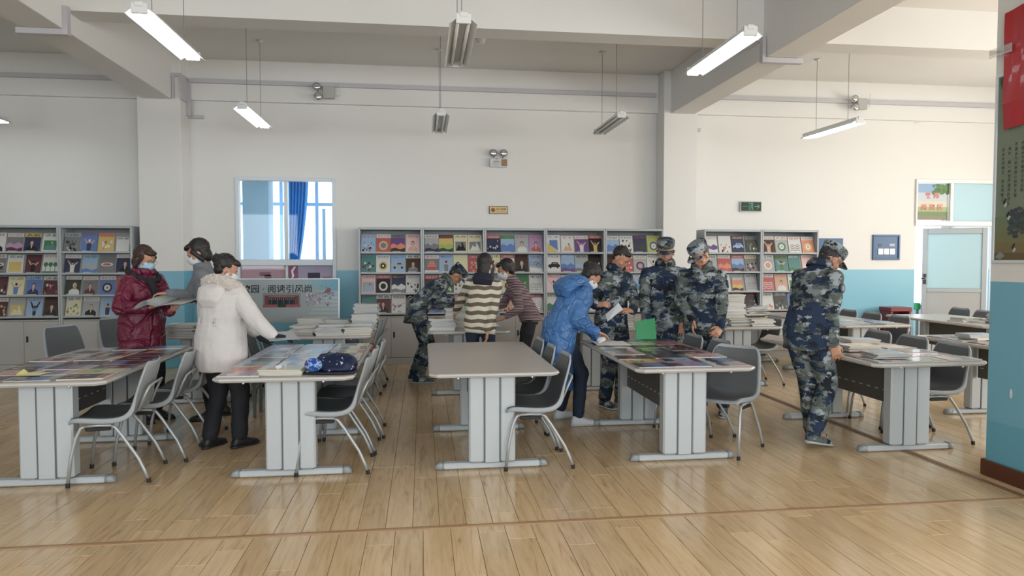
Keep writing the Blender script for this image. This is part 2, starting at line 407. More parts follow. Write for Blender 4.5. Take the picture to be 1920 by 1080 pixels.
tag(MB().prism([(0, 0), (.05, .06), (.03, .13), (.075, .2), (.045, .205), (.0, .14), (.015, .07)], 0, .003, M=Matrix.Translation((-1.96, WY + .024, 1.24)) @ Matrix.Rotation(R(90), 4, 'X')).obj('paper_scrap', mat('white paper', (.75, .75, .75), .6)),
    'torn white paper scrap stuck to the lower window pane', 'paper')

# room beyond the back window and door: corridor, its outer wall glazing enlarged to let in more light
GY = 13.2
struct(MB().box((-6, WY + .2, -.02), (11, GY + .2, 0)).obj('floor_beyond', mat('pale tile', (.6, .62, .62), .3)))
struct(MB().box((-6, WY + .2, 3.6), (11, GY + .2, 3.7)).obj('ceiling_beyond', WHITE))
struct(MB().box((-6.1, WY + .2, 0), (-6, GY + .2, 3.6)).box((11, WY + .2, 0), (11.1, GY + .2, 3.6)).box((3, WY + .2, 0), (3.15, GY, 3.6)).obj('wall_beyond', WHITE))
wall_holes('wall_outer', -6, 11, 0, 3.6, [(-5.6, -.6, .9, 3.3), (.4, 2.8, .9, 3.3), (3.6, 10.8, .6, 3.3)], GY, GY + .2, WHITE)
m = MB()
for x in (-4.9, -3.95, -3.0, -2.62, -1.98, -1.06): bar(m, (x, GY + .02, .9), (x + .06, GY + .1, 3.1))
for z in (.9, 1.5, 2.55, 3.04): bar(m, (-4.84, GY + .03, z), (-1.06, GY + .09, z + .06))
bar(m, (-1.85, GY + .0, 1.5), (-1.79, GY + .05, 2.5)); bar(m, (-1.25, GY + .0, 1.5), (-1.19, GY + .05, 2.5))
struct(m.obj('window_2', mat('blue white aluminium', (.55, .72, .85), .4)))
m = MB(); m.box((-3.05, GY - .9, 0), (-2.62, GY - .5, 3.6)); struct(m.obj('wall_pier', mat('pale blue paint', (.45, .62, .75), .6)))
def curtain(name, x0, x1, x2, y, z0, z1, material, label):
    mb = MB(); n, k = 60, 14; V = []; F = []
    for j in range(k + 1):
        t = j / k; z = z1 + (z0 - z1) * t; right = x1 + (x2 - x1) * (t ** 1.6)
        for i in range(n + 1):
            u = i / n; V.append((x0 + (right - x0) * u, y + .035 * math.sin(u * 46) , z))
    for j in range(k):
        for i in range(n): a = j*(n+1)+i; F.append((a, a+1, a+n+2, a+n+1))
    mb.add(V, F); o = mb.obj(name, material, smooth=True)
    md = o.modifiers.new('t', 'SOLIDIFY'); md.thickness = .004
    return tag(o, label, 'curtain')
curtain('curtain', -2.44, -2.02, -2.30, GY - .45, .9, 3.1, mat('blue curtain', (.08, .36, .85), .7), 'blue curtain hanging in the room behind the right window pane')
curtain('curtain', -3.9, -3.3, -3.45, GY - .4, .9, 3.1, mat('pale cyan curtain', (.35, .68, .78), .7), 'pale cyan curtain hanging in the room behind the left window pane')

# ------------------------------------------------------------------ door with transom
m = MB(); y0, y1 = WY - .03, WY + .12
bar(m, (DX0 - .02, y0, 2.12), (DX1, y1, 2.20)); bar(m, (DX0 - .02, y0, 2.84), (DX1, y1, 2.90)); bar(m, (8.85, y0, 2.20), (8.91, y1, 2.84))
bar(m, (DX1 - .06, y0, 0), (DX1, y1, 2.12)); bar(m, (DX0 - .02, y0, 2.2), (DX0 + .01, y1, 2.84))
dfr = struct(m.obj('window_3', mat('white frame', (.80, .78, .75), .4)))
MB().box((8.91, WY + .03, 2.2), (DX1 - .06, WY + .036, 2.84)).obj('pane', TGLASS, dfr)
m = MB(); W_ = .97
bar(m, (0, 0, .02), (.075, .045, 2.10)); bar(m, (W_ - .075, 0, .02), (W_, .045, 2.10)); bar(m, (.075, 0, 2.0), (W_ - .075, .045, 2.10)); bar(m, (.075, 0, .98), (W_ - .075, .045, 1.05)); bar(m, (.075, 0, .02), (W_ - .075, .045, .14))
ang = math.atan2(.45, -.86)
door = struct(m.obj('door_1', ALU_G, loc=(9.63, WY + .06, 0), rot=(0, 0, ang)))
MB().box((.075, .02, 1.05), (W_ - .075, .026, 2.0)).obj('pane', TGLASS, door)
MB().box((.075, .015, .14), (W_ - .075, .03, .98)).obj('door_panel', mat('grey door panel', (.42, .42, .42), .4), door)
MB().bbox((W_ - .06, .045, 1.12), (W_ - .02, .075, 1.2)).bbox((W_ - .06, .045, 1.24), (W_ - .02, .075, 1.3)).tube([(W_ - .04, .06, 1.22), (W_ - .04, .10, 1.22), (W_ + .03, .10, 1.22)], .01).obj('door_handle', DARKM, door)
# picture sign in the left transom light
sg = MB(); sx0, sx1, sz0, sz1 = DX0 + .03, 8.84, 2.22, 2.83
ys = WY + .018
bands = [(sz0, sz0 + .07, (150, 140, 110)), (sz0 + .07, sz0 + .14, (120, 150, 90)), (sz0 + .14, sz0 + .22, (165, 190, 120)), (sz0 + .22, sz0 + .32, (225, 220, 195)), (sz0 + .32, sz0 + .46, (205, 215, 225)), (sz0 + .46, sz1, (130, 175, 220))]
for a, b, c in bands: sg.box((sx0, ys, a), (sx1, ys + .006, b), 0, srgb(*c))
rr = random.Random(3)
for i in range(26):
    x, z = sx0 + .27 + rr.random() * .33, sz1 - .02 - rr.random() * .13; s = .02 + rr.random() * .025
    sg.prism([(math.cos(q) * s, math.sin(q) * s) for q in (0, 1, 2, 3, 4, 5)], 0, .001, 0, srgb(60 + rr.randrange(50), 110 + rr.randrange(40), 60), M=Matrix.Translation((x, ys - .001 - i * .00005, z)) @ Matrix.Rotation(R(90), 4, 'X'))
add_text(sg, '教 师', Matrix.Translation((8.545, ys - .004, sz0 + .41)), w_=.26, col=srgb(235, 40, 30), h_=.105, bold=.015)
add_text(sg, '阅 览 区', Matrix.Translation((8.545, ys - .004, sz0 + .215)), w_=.40, col=srgb(235, 40, 30), h_=.105, bold=.015)
tag(sg.obj('sign', PRINTM), 'landscape sign with red lettering in the transom over the door', 'sign')

# ------------------------------------------------------------------ reading tables
def make_table(X, Y0, width=.92, length=1.85, label='', group='grey reading tables'):
    t = empty('reading_table', (X, Y0, 0), label=label, cat='table', group=group)
    hw, L = width / 2, length
    c = .055
    poly = lambda e: [(-hw+c+e*.4, e), (hw-c-e*.4, e), (hw-e, c+e*.4), (hw-e, L-c-e*.4), (hw-c-e*.4, L-e), (-hw+c+e*.4, L-e), (-hw+e, L-c-e*.4), (-hw+e, c+e*.4)]
    mb = MB(); mb.rings([[(x, y, z) for x, y in poly(e)] for z, e in ((.716, .035), (.722, .012), (.736, .0), (.742, .002))])
    mb.obj('edge_band', TEDGE, t)
    MB().rings([[(x, y, z) for x, y in poly(e)] for z, e in ((.742, .003), (.7485, .005), (.750, .010))]).obj('tabletop', TOP, t)
    for yy in (.30, L - .40):
        leg = empty('leg'); leg.parent = t; leg.location = (0, yy, 0)
        leg2 = MB().bbox((-.165, -.045, .05), (.165, .045, .716), .008).obj('leg_core', mat('dark groove', (.12, .13, .14), .5), leg)
        for a, b in ((-.171, -.058), (-.052, .052), (.058, .171)):
            MB().bbox((a, -.052, .052), (b, .052, .714), .012 if abs(a) > .1 or b > .1 else .004).obj('leg_panel', LEGM, leg)
        MB().bbox((-.36, -.036, .004), (.36, .036, .05), .009).obj('foot', LEGM, t, loc=(0, yy, 0))
        for s in (-1, 1):
            secs = [((s * (.36 + dx), 0, h / 2 + .002), (0, 1, 0), (0, 0, 1), r, h / 2) for dx, r, h in ((0, .037, .052), (.03, .036, .05), (.05, .026, .036), (.057, .012, .016))]
            MB().loft(secs, 12, power=.6).obj('foot_cap', FOOTC, t, True, loc=(0, yy, 0))
    mb = MB(); ya, yb = .36, L - .46; x0 = -.10
    mb.bbox((x0 - .012, ya, .37), (x0, yb, .70), .003)
    mb.obj('modesty_panel', MODM, t)
    mb = MB(); n = 10
    for i in range(n):
        y = ya + (yb - ya) * (i + .5) / n
        for s in (-1, 1):
            xs = x0 - .0135 if s < 0 else x0 + .0005
            mb.rings([[(xs + q, y + .028 * math.cos(a), .47 + .006 * math.sin(a)) for a in [k * math.pi / 3 for k in range(6)]] for q in (0, .0012)])
    mb.obj('slot_row', mat('slot highlight', (.5, .5, .5), .3, .5), t)['kind'] = 'stuff'
    for y in (.06, L - .06):
        for x in (-.26, .26): MB().ball((x, y - .03, .715), .010, 8, 5).obj('screw', CHROME, t, True)
    return t
TB = [  # centre x, front y, width, label
    (-2.53, 4.72, .96, 'grey reading table at far left front, covered with flat magazines'),
    (-.93, 4.72, .93, 'grey reading table with magazines and a dark blue bag, beside the white coat'),
    (.50, 4.72, .92, 'bare empty grey reading table in the middle of the front row'),
    (1.98, 4.74, .92, 'grey reading table covered with magazines in front of the soldiers'),
    (3.87, 4.76, .98, 'grey reading table with magazine piles beside the lone soldier on the right'),
    (5.58, 4.76, .96, 'grey reading table with magazines, cut off by the blue pillar'),
    (-2.40, 7.45, .92, 'grey reading table behind the maroon coat, stacked with old magazines'),
    (-1.00, 7.25, .92, 'grey reading table under the poster board, heaped with magazines'),
    (.51, 7.55, .92, 'grey reading table with book stacks between the bending soldier and striped sweaters'),
    (2.02, 7.62, .92, 'grey reading table with books behind the soldier reading a sheet'),
    (3.78, 7.62, .92, 'grey reading table with tall magazine pile behind the two capped soldiers'),
    (5.46, 7.65, .94, 'grey reading table with a few magazines, behind the lone soldier on the right'),
    (7.12, 7.36, .96, 'grey reading table nearest the glass door, with a magazine pile'),
]
tables = [make_table(x, y, wd_, label=lb) for x, y, wd_, lb in TB]

# ------------------------------------------------------------------ chairs (front faces local -y)
def chair_proto():
    t = empty('stacking_chair', (0, 0, 0), label='x', cat='chair', group='grey plastic stacking chairs')
    prof = [(-.235, .415), (-.225, .440), (-.19, .448), (-.10, .440), (0, .432), (.09, .436), (.145, .460), (.18, .505), (.20, .57), (.225, .66), (.25, .74), (.268, .80), (.275, .825)]
    wid = [.19, .215, .225, .232, .235, .235, .233, .228, .222, .215, .205, .185, .14]
    def shell(inset, lift, k0, k1, m):
        mb = MB(); n = 12; V = []; rows = list(range(k0, k1))
        for k in rows:
            y, z = prof[k]; hw = wid[k] - inset
            t0 = Vector((0, prof[min(k+1, 12)][0] - prof[max(k-1, 0)][0], prof[min(k+1, 12)][1] - prof[max(k-1, 0)][1])).normalized()
            nrm = Vector((0, -t0.z, t0.y))
            us = [-1 + 2 * i / n for i in range(n + 1)]
            if inset == 0: us = [-1.04, -1.025] + us + [1.025, 1.04]
            if k < 2: nrm = Vector((0, 0, 1))
            for u in us:
                dish = (.028 if k > 1 else .012) * (min(abs(u), 1) ** 2.2)
                edge = 0 if abs(u) <= 1 else (-.006 if abs(u) < 1.03 else (-.040 if k < 8 else -.018))
                V.append(Vector((hw * u, y, z)) + nrm * (lift + dish + edge * (1 if 1 < k < 12 else .4)))
        n = len(us) - 1
        F = [(j*(n+1)+i, j*(n+1)+i+1, (j+1)*(n+1)+i+1, (j+1)*(n+1)+i) for j in range(len(rows)-1) for i in range(n)]
        mb.add(V, F); return mb
    o = shell(0, 0, 0, 13, SHELL).obj('seat_shell', SHELL, t, True)
    md = o.modifiers.new('s', 'SOLIDIFY'); md.thickness = .012; md.offset = -1
    md = o.modifiers.new('b', 'SUBSURF'); md.levels = 1; md.render_levels = 1
    o = shell(.012, .003, 1, 12, PADM).obj('inner_pad', PADM, t, True)
    md = o.modifiers.new('s', 'SOLIDIFY'); md.thickness = .003
    md = o.modifiers.new('b', 'SUBSURF'); md.levels = 1; md.render_levels = 1
    for s in (-1, 1):
        x = s * .205
        MB().tube([(x, -.135, .405), (x, -.155, .395), (x + s*.006, -.185, .33), (x + s*.015, -.215, .2), (x + s*.02, -.235, .02)], .0115, 8).obj('leg', TUBE, t, True)
        MB().tube([(x, .03, .405), (x, .055, .392), (x + s*.004, .10, .33), (x + s*.01, .20, .17), (x + s*.015, .235, .09), (x + s*.018, .262, .02)], .0115, 8).obj('leg', TUBE, t, True)
        MB().tube([(x, -.136, .406), (x, -.05, .41), (x, .031, .406)], .0115, 8).obj('side_rail', TUBE, t, True)
        MB().bbox((x - .012, -.13, .372), (x + .012, .03, .398), .006).obj('rail_bracket', RUB, t)
        MB().tube([(x + s*.02, -.236, 0), (x + s*.02, -.235, .03)], .0145, 8).obj('rubber_foot', RUB, t)
        MB().tube([(x + s*.018, .264, 0), (x + s*.018, .261, .03)], .0145, 8).obj('rubber_foot', RUB, t)
    MB().tube([(-.205, -.10, .408), (.205, -.10, .408)], .010, 8).tube([(-.205, 0, .408), (.205, 0, .408)], .010, 8).obj('cross_bar', TUBE, t, True)
    MB().tube([(-.16, .19, .49), (-.16, .235, .60), (-.155, .262, .655), (-.12, .275, .668), (.12, .275, .668), (.155, .262, .655), (.16, .235, .60), (.16, .19, .49)], .009, 8).obj('back_handle', TUBE, t, True)
    return t
# x, y, rotation about z in degrees (0 = faces the camera; 90 = faces +x ... ), label
CH = [
    (-2.17, 5.18, -84, 'grey chair at right side of far left front table, nearest the camera'),
    (-2.07, 5.66, -86, 'grey chair at right side of far left front table, second from the camera'),
    (-2.03, 6.24, -89, 'grey chair at right side of far left front table, third from the camera'),
    (-.66, 5.20, -90, 'grey chair tucked under the bag table, nearest the camera'),
    (-.64, 5.69, -91, 'grey chair tucked under the bag table, second from the camera'),
    (-.61, 6.18, -88, 'grey chair tucked under the bag table, third from the camera'),
    (-.74, 8.18, -92, 'grey chair at right side of the table under the poster board, nearest'),
    (-.72, 8.68, -90, 'grey chair at right side of the table under the poster board, farthest'),
    (.83, 5.14, -90, 'grey chair tucked under the bare table, nearest the camera'),
    (.81, 5.64, -91, 'grey chair tucked under the bare table, second from the camera'),
    (.80, 6.13, -89, 'grey chair tucked under the bare table, third, beside the blue coat'),
    (2.42, 5.28, -48, 'grey chair pulled out askew at the corner of the soldiers table'),
    (2.40, 5.82, -86, 'grey chair at right side of the soldiers table, second from the camera'),
    (2.33, 6.28, -88, 'grey chair at right side of the soldiers table, third from the camera'),
    (4.28, 5.36, -90, 'grey chair at right side of the lone soldier table, nearest the camera'),
    (4.34, 5.92, -90, 'grey chair at right side of the lone soldier table, second from the camera'),
    (4.34, 6.42, -90, 'grey chair at right side of the lone soldier table, third from the camera'),
    (4.12, 8.10, -90, 'grey chair at right side of the tall magazine pile table'),
    (5.86, 8.14, -90, 'grey chair nearest the camera between the two tables by the door'),
    (5.88, 8.72, -90, 'grey chair in the middle between the two tables by the door'),
    (5.88, 9.24, -90, 'grey chair farthest back between the two tables by the door'),
    (7.78, 9.38, -90, 'grey chair in front of the glass door, left one'),
    (7.70, 8.82, -90, 'grey chair in front of the glass door, right one by the pillar'),
    (-3.74, 8.02, 62, 'grey chair at far left facing right, in front of the cabinets'),
    (-3.64, 9.05, 66, 'grey chair left of the maroon coat, before the numbered cabinet'),
    (-1.66, 8.42, 92, 'grey chair half hidden at left of the poster board table'),
    (-1.66, 7.80, 92, 'grey chair behind the white coat at the poster board table'),
]
cp = chair_proto(); cp_parts = list(cp.children)
for i, (x, y, a, lb) in enumerate(CH):
    if i == 0: o = cp
    else:
        o = cp.copy(); COL.objects.link(o)
        for p in cp_parts: q = p.copy(); COL.objects.link(q); q.parent = o
    o.location = (x, y, 0); o.rotation_euler = (0, 0, R(a)); o['label'] = lb

# ------------------------------------------------------------------ display racks
RY = 10.255                                 # rack front
SH = [(1.655, 1.36), (1.36, 1.055), (1.055, .757), (.757, None)]
TIERS = [1.650, 1.352, 1.048, .752]         # ledge heights
def make_rack(x0, x1, label, number=None, doors=True):
    t = empty('display_rack', ((x0 + x1) / 2, RY, 0), label=label, cat='display rack', group='grey magazine display racks')
    hw = (x1 - x0) / 2; D = WY - RY - .005; f = .028
    for s in (-1, 1):
        a, b = sorted((s * hw, s * (hw - f)))
        MB().bbox((a + .001, 0, 0), (b - .001, D, 2.02), .004).obj('side_panel', STEEL, t)
    MB().bbox((-hw + f, 0, 1.985), (hw - f, D, 2.02), .004).obj('top_panel', STEEL, t)
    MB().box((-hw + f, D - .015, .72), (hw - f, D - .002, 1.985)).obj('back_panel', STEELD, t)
    for z in TIERS:   # sloping display board with a lip
        M = Matrix.Translation((0, .045, z)) @ Matrix.Rotation(R(-16), 4, 'X')
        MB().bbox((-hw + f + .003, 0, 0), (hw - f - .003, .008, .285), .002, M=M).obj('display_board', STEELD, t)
        MB().bbox((-hw + f + .003, .004, z - .014), (hw - f - .003, .06, z), .004).bbox((-hw + f + .003, .0, z - .014), (hw - f - .003, .008, z + .012), .002).obj('ledge', STEEL, t)
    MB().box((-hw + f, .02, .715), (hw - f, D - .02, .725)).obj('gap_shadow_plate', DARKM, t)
    MB().bbox((-hw + f, .004, .695), (hw - f, D - .02, .712), .003).obj('cabinet_top', CABM, t)
    MB().box((-hw + f, .03, .09), (hw - f, D - .02, .69)).bbox((-hw + f, .012, .0), (hw - f, .03, .095), .002).obj('cabinet_body', CABM, t)
    for s in (-1, 1):
        a, b = sorted((s * .0015, s * (hw - f - .002)))
        d = MB().bbox((a, .008, .10), (b, .028, .692), .003).obj('cabinet_door', CABM, t)
        if s > 0:
            MB().bbox((.03, .004, .40), (.058, .010, .485), .002).obj('handle', DARKM, d)
            MB().ball((.044, .006, .385), (.012, .006, .012), 8, 5).obj('lock', CHROME, d)
    if number:
        mb = MB().box((-hw + .14, .0065, .585), (-hw + .185, .0078, .63), 0, srgb(20, 110, 60))
        add_text(mb, number, Matrix.Translation((-hw + .163, .006, .607)), h_=.035, col=(.8, .9, .8))
        mb.obj('number_plate', PRINTM, t)
    return t
RK = [(-5.95, -4.99, 'leftmost rack'), (-4.99, -4.035, 'second rack from left'), 
      (-.93, -.004, 'rack right of window'), (-.004, .92, 'rack behind bending soldier'), (.92, 1.845, 'rack behind striped sweaters'), (1.845, 2.77, 'rack behind blue coat'), (2.77, 3.695, 'rack behind green folder'),
      (4.35, 5.305, 'rack right of white column'), (5.305, 6.26, 'rightmost rack')]
RL = ['leftmost grey steel magazine rack with cabinet, at the left edge',
      'grey steel magazine rack with green number on its cabinet, beside the maroon coat',
      'grey steel magazine rack just right of the back window', 'grey steel magazine rack behind the bending soldier',
      'grey steel magazine rack behind the two striped sweaters', 'grey steel magazine rack behind the blue coat',
      'grey steel magazine rack behind the soldier with green folder', 'grey steel magazine rack just right of the white column',
      'rightmost grey steel magazine rack, behind the lone soldier']
racks = [make_rack(a, b, RL[i], '3' if i == 1 else None) for i, (a, b, _) in enumerate(RK)]

# ------------------------------------------------------------------ pendant tube lamps
EMI = mat('lit tube', (1, 1, 1), .4, emit=(.86, .95, 1.0), estr=16.)
OFFT = mat('unlit tube', (.72, .72, .70), .25)
LBODY = mat('lamp white', (.68, .70, .70), .4)
def lamp(x, y, lit, label, tilt=0):
    t = empty('tube_lamp', (x, y, 3.37), tilt, label=label, cat='lamp', group='pendant tube lamps')
    MB().bbox((-.03, -.62, .02), (.03, .62, .06), .005).obj('housing', LBODY, t)
    mb = MB()
    for s in (-1, 1):
        V = [(s*.028, -.60, .028), (s*.105, -.60, -.028), (s*.108, -.60, -.024), (s*.03, -.60, .033)]
        V2 = [(a, .60, c) for a, _, c in V]
        mb.rings([V, V2]) if s > 0 else mb.rings([V[::-1], V2[::-1]])
    mb.obj('reflector', LBODY, t)
    for s in (-1, 1):
        MB().tube([(s*.042, -.585, -.012), (s*.042, .585, -.012)], .014, 10).obj('tube', EMI if lit else OFFT, t, True)
    for y_ in (-.60, .60):
        MB().bbox((-.058, y_ - .012, -.028), (.058, y_ + .012, .05), .004).obj('end_bracket', LBODY, t)
    for y_ in (-.36, .36):
        MB().tube([(0, y_, .06), (0, y_, CEIL - 3.37)], .0035, 6).obj('suspension_rod', mat('rod', (.25, .25, .25), .4, .6), t)
        MB().loft([((0, y_, CEIL - 3.37 - .03), (1,0,0), (0,1,0), .012, .012), ((0, y_, CEIL - 3.37 - .001), (1,0,0), (0,1,0), .05, .05)], 12).obj('ceiling_rose', LBODY, t, True)
for x, y, lit, lb in [(-2.05, 6.03, 1, 'lit tube lamp hanging at upper left, nearer of two'), (-2.13, 9.25, 1, 'lit tube lamp hanging in front of the back window, smaller'),
                      (.32, 5.94, 0, 'unlit tube lamp hanging at top centre beside the smoke detector'), (.24, 9.32, 0, 'unlit tube lamp hanging farther back at centre'),
                      (2.51, 9.15, 0, 'unlit tube lamp hanging left of the white column'), (2.63, 5.93, 1, 'lit tube lamp hanging at upper right under the roof beam'),
                      (5.70, 9.08, 1, 'lit tube lamp hanging below the emergency lights at right'), (-5.47, 9.36, 1, 'lit tube lamp cut off by the left edge')]:
    lamp(x, y, lit, lb, R(2) if abs(x - 5.7) < .1 else 0)

# ------------------------------------------------------------------ wall and ceiling fixtures
t = empty('smoke_detector', (.76, 9.05, CEIL), label='white round smoke detector on the ceiling', cat='smoke detector')
MB().loft([((0, 0, -.001), (1,0,0), (0,1,0), .085, .085), ((0, 0, -.02), (1,0,0), (0,1,0), .085, .085)], 20).obj('base', LBODY, t, True)
MB().loft([((0, 0, -.02), (1,0,0), (0,1,0), .078, .078), ((0, 0, -.09), (1,0,0), (0,1,0), .055, .055), ((0, 0, -.1), (1,0,0), (0,1,0), .03, .03)], 20).obj('cover', mat('detector white', (.8, .8, .8), .4), t, True)
BOXG = mat('grey fixture box', (.42, .42, .40), .5)
def twin_light(loc, label, side=False, scale=1.):
    t = empty('emergency_light', loc, label=label, cat='emergency light', group='twin head emergency lights')
    if side:
        MB().bbox((.02, -.07, -.085), (.19, 0, .085), .006).obj('battery_box', BOXG, t)
        heads = [(-.06, -.10, .07), (-.04, -.10, -.07)]
        MB().tube([(.19, -.03, -.03), (.26, -.02, -.04), (.27, -.015, .17)], .005, 6).obj('cable', LBODY, t, True)
    else:
        MB().bbox((-.14, -.06, -.12), (.14, 0, .02), .01).obj('battery_box', mat('fixture white', (.58, .60, .60), .4), t)
        MB().box((.04, -.062, -.10), (.13, -.0601, .0)).obj('brown_panel', mat('brown patch', (.30, .18, .09), .6), t)
        mb = MB().ball((-.03, -.061, -.06), (.07, .004, .045), 14, 6, 0, (.65, .67, .67)); add_text(mb, 'EMERGENCY', Matrix.Translation((-.03, -.068, -.04)), w_=.10, col=(.1, .1, .1))
        mb.box((-.05, -.066, .0), (-.01, -.06, .008), 0, (.5, .05, .05)); mb.obj('face_plate', PRINTM, t)
        heads = [(-.085, -.05, .095), (.075, -.05, .095)]
    for hx, hy, hz in heads:
        h = MB().loft([((hx, hy + .045, hz), (1,0,0), (0,0,1), .03, .03), ((hx, hy + .02, hz), (1,0,0), (0,0,1), .052, .052), ((hx, hy - .02, hz), (1,0,0), (0,0,1), .056, .056)], 18).obj('lamp_head', CHROME, t, True)
        MB().ball((hx, hy - .02, hz), (.047, .014, .047), 14, 7).obj('lens', mat('lens', (.55, .57, .58), .1, .6), h, True)
        MB().tube([(hx, hy + .02, hz - .04), (hx * .8 + .0, -.02, hz * .3)], .008, 6).obj('arm', DARKM, h)
twin_light((-1.46, WY - .125, 4.0), 'twin emergency light with grey box above the back window', True)
twin_light((1.17, WY - .002, 3.09), 'white twin emergency light in the middle of the back wall')
twin_light((7.0, WY - .125, 4.08), 'twin emergency light with grey box at right above the lamp', True)
mb = MB().box((1.025, WY - .016, 2.255), (1.315, WY - .001, 2.375), 0, (.05, .035, .02)).box((1.034, WY - .018, 2.264), (1.306, WY - .0155, 2.366), 0, srgb(235, 195, 110))
mb.prism([(.033 * math.cos(k * math.pi / 8), .033 * math.sin(k * math.pi / 8)) for k in range(16)], 0, .001, 0, srgb(150, 80, 30), M=Matrix.Translation((1.085, WY - .018, 2.315)) @ Matrix.Rotation(R(90), 4, 'X'))
add_text(mb, '禁止吸烟', Matrix.Translation((1.21, WY - .020, 2.33)), w_=.15, col=srgb(130, 60, 20))
add_text(mb, 'NO SMOKING', Matrix.Translation((1.21, WY - .020, 2.285)), w_=.15, h_=.012, col=srgb(130, 60, 20))
tag(mb.obj('sign', PRINTM), 'small gold no smoking sign on the back wall', 'sign')
t = empty('exit_sign', (5.29, WY, 2.41), label='dark exit sign with green running figure and arrow', cat='sign')
MB().bbox((-.185, -.04, -.085), (.185, -.001, .085), .005).obj('frame', mat('exit frame', (.45, .46, .45), .4, .4), t)
mb = MB().box((-.172, -.043, -.073), (.172, -.0405, .073), 0, (.012, .035, .03))
G_ = (.08, .55, .28)
mb.box((-.04, -.045, -.055), (.03, -.0435, .055), 0, G_).box((-.032, -.0465, -.05), (.022, -.0455, .047), 0, (.012, .035, .03))
for a, b in (((.0, .030), (-.005, .0)), ((-.005, .0), (-.02, -.04)), ((-.005, .0), (.012, -.02)), ((.012, -.02), (.006, -.045)), ((0, .02), (-.02, .005)), ((0, .02), (.018, .01))):
    mb.tube([(a[0], -.047, a[1]), (b[0], -.047, b[1])], .005, 5, 0, G_)
mb.ball((.004, -.047, .038), (.008, .003, .008), 8, 5, 0, G_)
mb.box((-.15, -.045, -.004), (-.06, -.0435, .004), 0, (.05, .3, .16)).box((.06, -.045, -.006), (.13, -.0435, .006), 0, G_)
for s in (-1, 1): mb.tube([(.14, -.045, 0), (.10, -.045, s * .035)], .006, 5, 0, G_)
mb.obj('display', PRINTM, t)
BLUEP = mat('dark blue panel', srgb(38, 82, 125), .4)
t = empty('distribution_box', (7.70, WY, 1.755), label='blue electrical distribution box with white switches on the wall', cat='distribution box')
mb = MB()
for a, b in (((-.245, -.03, -.21), (-.215, 0, .21)), ((.215, -.03, -.21), (.245, 0, .21)), ((-.215, -.03, .18), (.215, 0, .21)), ((-.215, -.03, -.21), (.215, 0, -.18))): mb.bbox(a, b, .003)
mb.obj('frame', BLUEP, t); MB().box((-.215, -.014, -.18), (.215, -.001, .18)).obj('door_panel', BLUEP, t)
for i in range(3): MB().bbox((-.15 + i * .105, -.026, -.12), (-.055 + i * .105, -.015, -.02), .004).obj('switch', mat('switch white', (.78, .8, .8), .3), t)
MB().box((-.14, -.018, .01), (-.08, -.0145, .06)).obj('socket', mat('navy', (.01, .02, .06), .4), t)
mb = MB().box((.06, -.018, .02), (.15, -.0145, .06), 0, (.75, .75, .75)); add_text(mb, '220V', Matrix.Translation((.105, -.019, .04)), w_=.06, col=(.05, .05, .05)); mb.obj('name_plate', PRINTM, t)
t = empty('distribution_box', (6.70, WY, 1.69), label='plain blue wall box behind the lone soldier cap', cat='distribution box')
MB().bbox((-.22, -.02, -.21), (.22, -.001, .21), .003).obj('cover', BLUEP, t)
MB().bbox((.16, -.03, -.03), (.18, -.02, .03), .002).obj('latch', ALU_G, t)

# pillar poster and banner (face -x)
MP = Matrix.Translation((PX, 0, 0)) @ Matrix.Rotation(R(-90), 4, 'Z')   # local x -> -y world, local -y -> -x world
def ppt(mb, a, b, c, d, off, col): mb.add([MP @ Vector((x, -off, z)) for x, z in ((a, c), (b, c), (b, d), (a, d))], [(0, 1, 2, 3)], 0, col)
ya_, yb_ = -4.36, -3.78; pz0, pz1 = 1.535, 2.80
sc = empty('wall_scroll', (PX, 4.1, 1.5), label='green ink painting panel with vertical lettering on the pillar', cat='painting')
mb = MB(); b0 = mb.bbox((ya_ - .02, -.018, pz0 - .02), (yb_, -.001, pz0), .002, M=MP).bbox((ya_ - .02, -.018, pz1), (yb_, -.001, pz1 + .02), .002, M=MP).bbox((ya_ - .02, -.018, pz0), (ya_, -.001, pz1), .002, M=MP)
f_ = mb.obj('frame', ALU); f_.parent = sc; f_.matrix_parent_inverse = Matrix.Translation((-PX, -4.1, -1.5))
mb = MB(); mb.bbox((ya_, -.009, pz0), (yb_, -.002, pz1), .001, 0, srgb(125, 140, 115), M=MP)
for i, (a, b, c) in enumerate([(pz0, pz0 + .05, (110, 90, 40)), (pz0 + .05, pz0 + .12, (130, 112, 55)), (pz0 + .12, pz0 + .2, (125, 128, 75)), (pz0 + .2, pz0 + .3, (118, 132, 90))]): ppt(mb, ya_, yb_, a, b, .0095, srgb(*c))
rr = random.Random(5)
for i in range(260):
    x, z = ya_ + .12 + abs(rr.gauss(0, .085)), 1.80 + rr.gauss(0, .036); s = .004 + rr.random() * .016
    mb.add([MP @ Vector((x + s * math.cos(k * 1.05) * 1.3, -.0098 - i * 3e-6, z + s * math.sin(k * 1.05) * .8)) for k in range(6)], [tuple(range(6))], 0, srgb(45 + rr.randrange(40), 62 + rr.randrange(35), 70 + rr.randrange(25)))
for x, z in ((.06, 1.93), (.09, 1.84), (.14, 1.62)):
    mb.add([MP @ Vector((ya_ + x + dx, -.0106, z + dz)) for dx, dz in ((0, 0), (.02, .03), (.03, .025), (.015, -.02))], [(0, 1, 2, 3)], 0, (.02, .03, .03))
    mb.add([MP @ Vector((ya_ + x + dx, -.0107, z + dz)) for dx, dz in ((.01, -.02), (.025, 0), (.04, -.01), (.02, -.035))], [(0, 1, 2, 3)], 0, (.6, .62, .6))
mb.add([MP @ Vector((ya_ + dx, -.0106, pz0 + dz)) for dx, dz in ((.01, .02), (.05, .06), (.09, .03), (.05, .005))], [(0, 1, 2, 3)], 0, srgb(140, 150, 150))
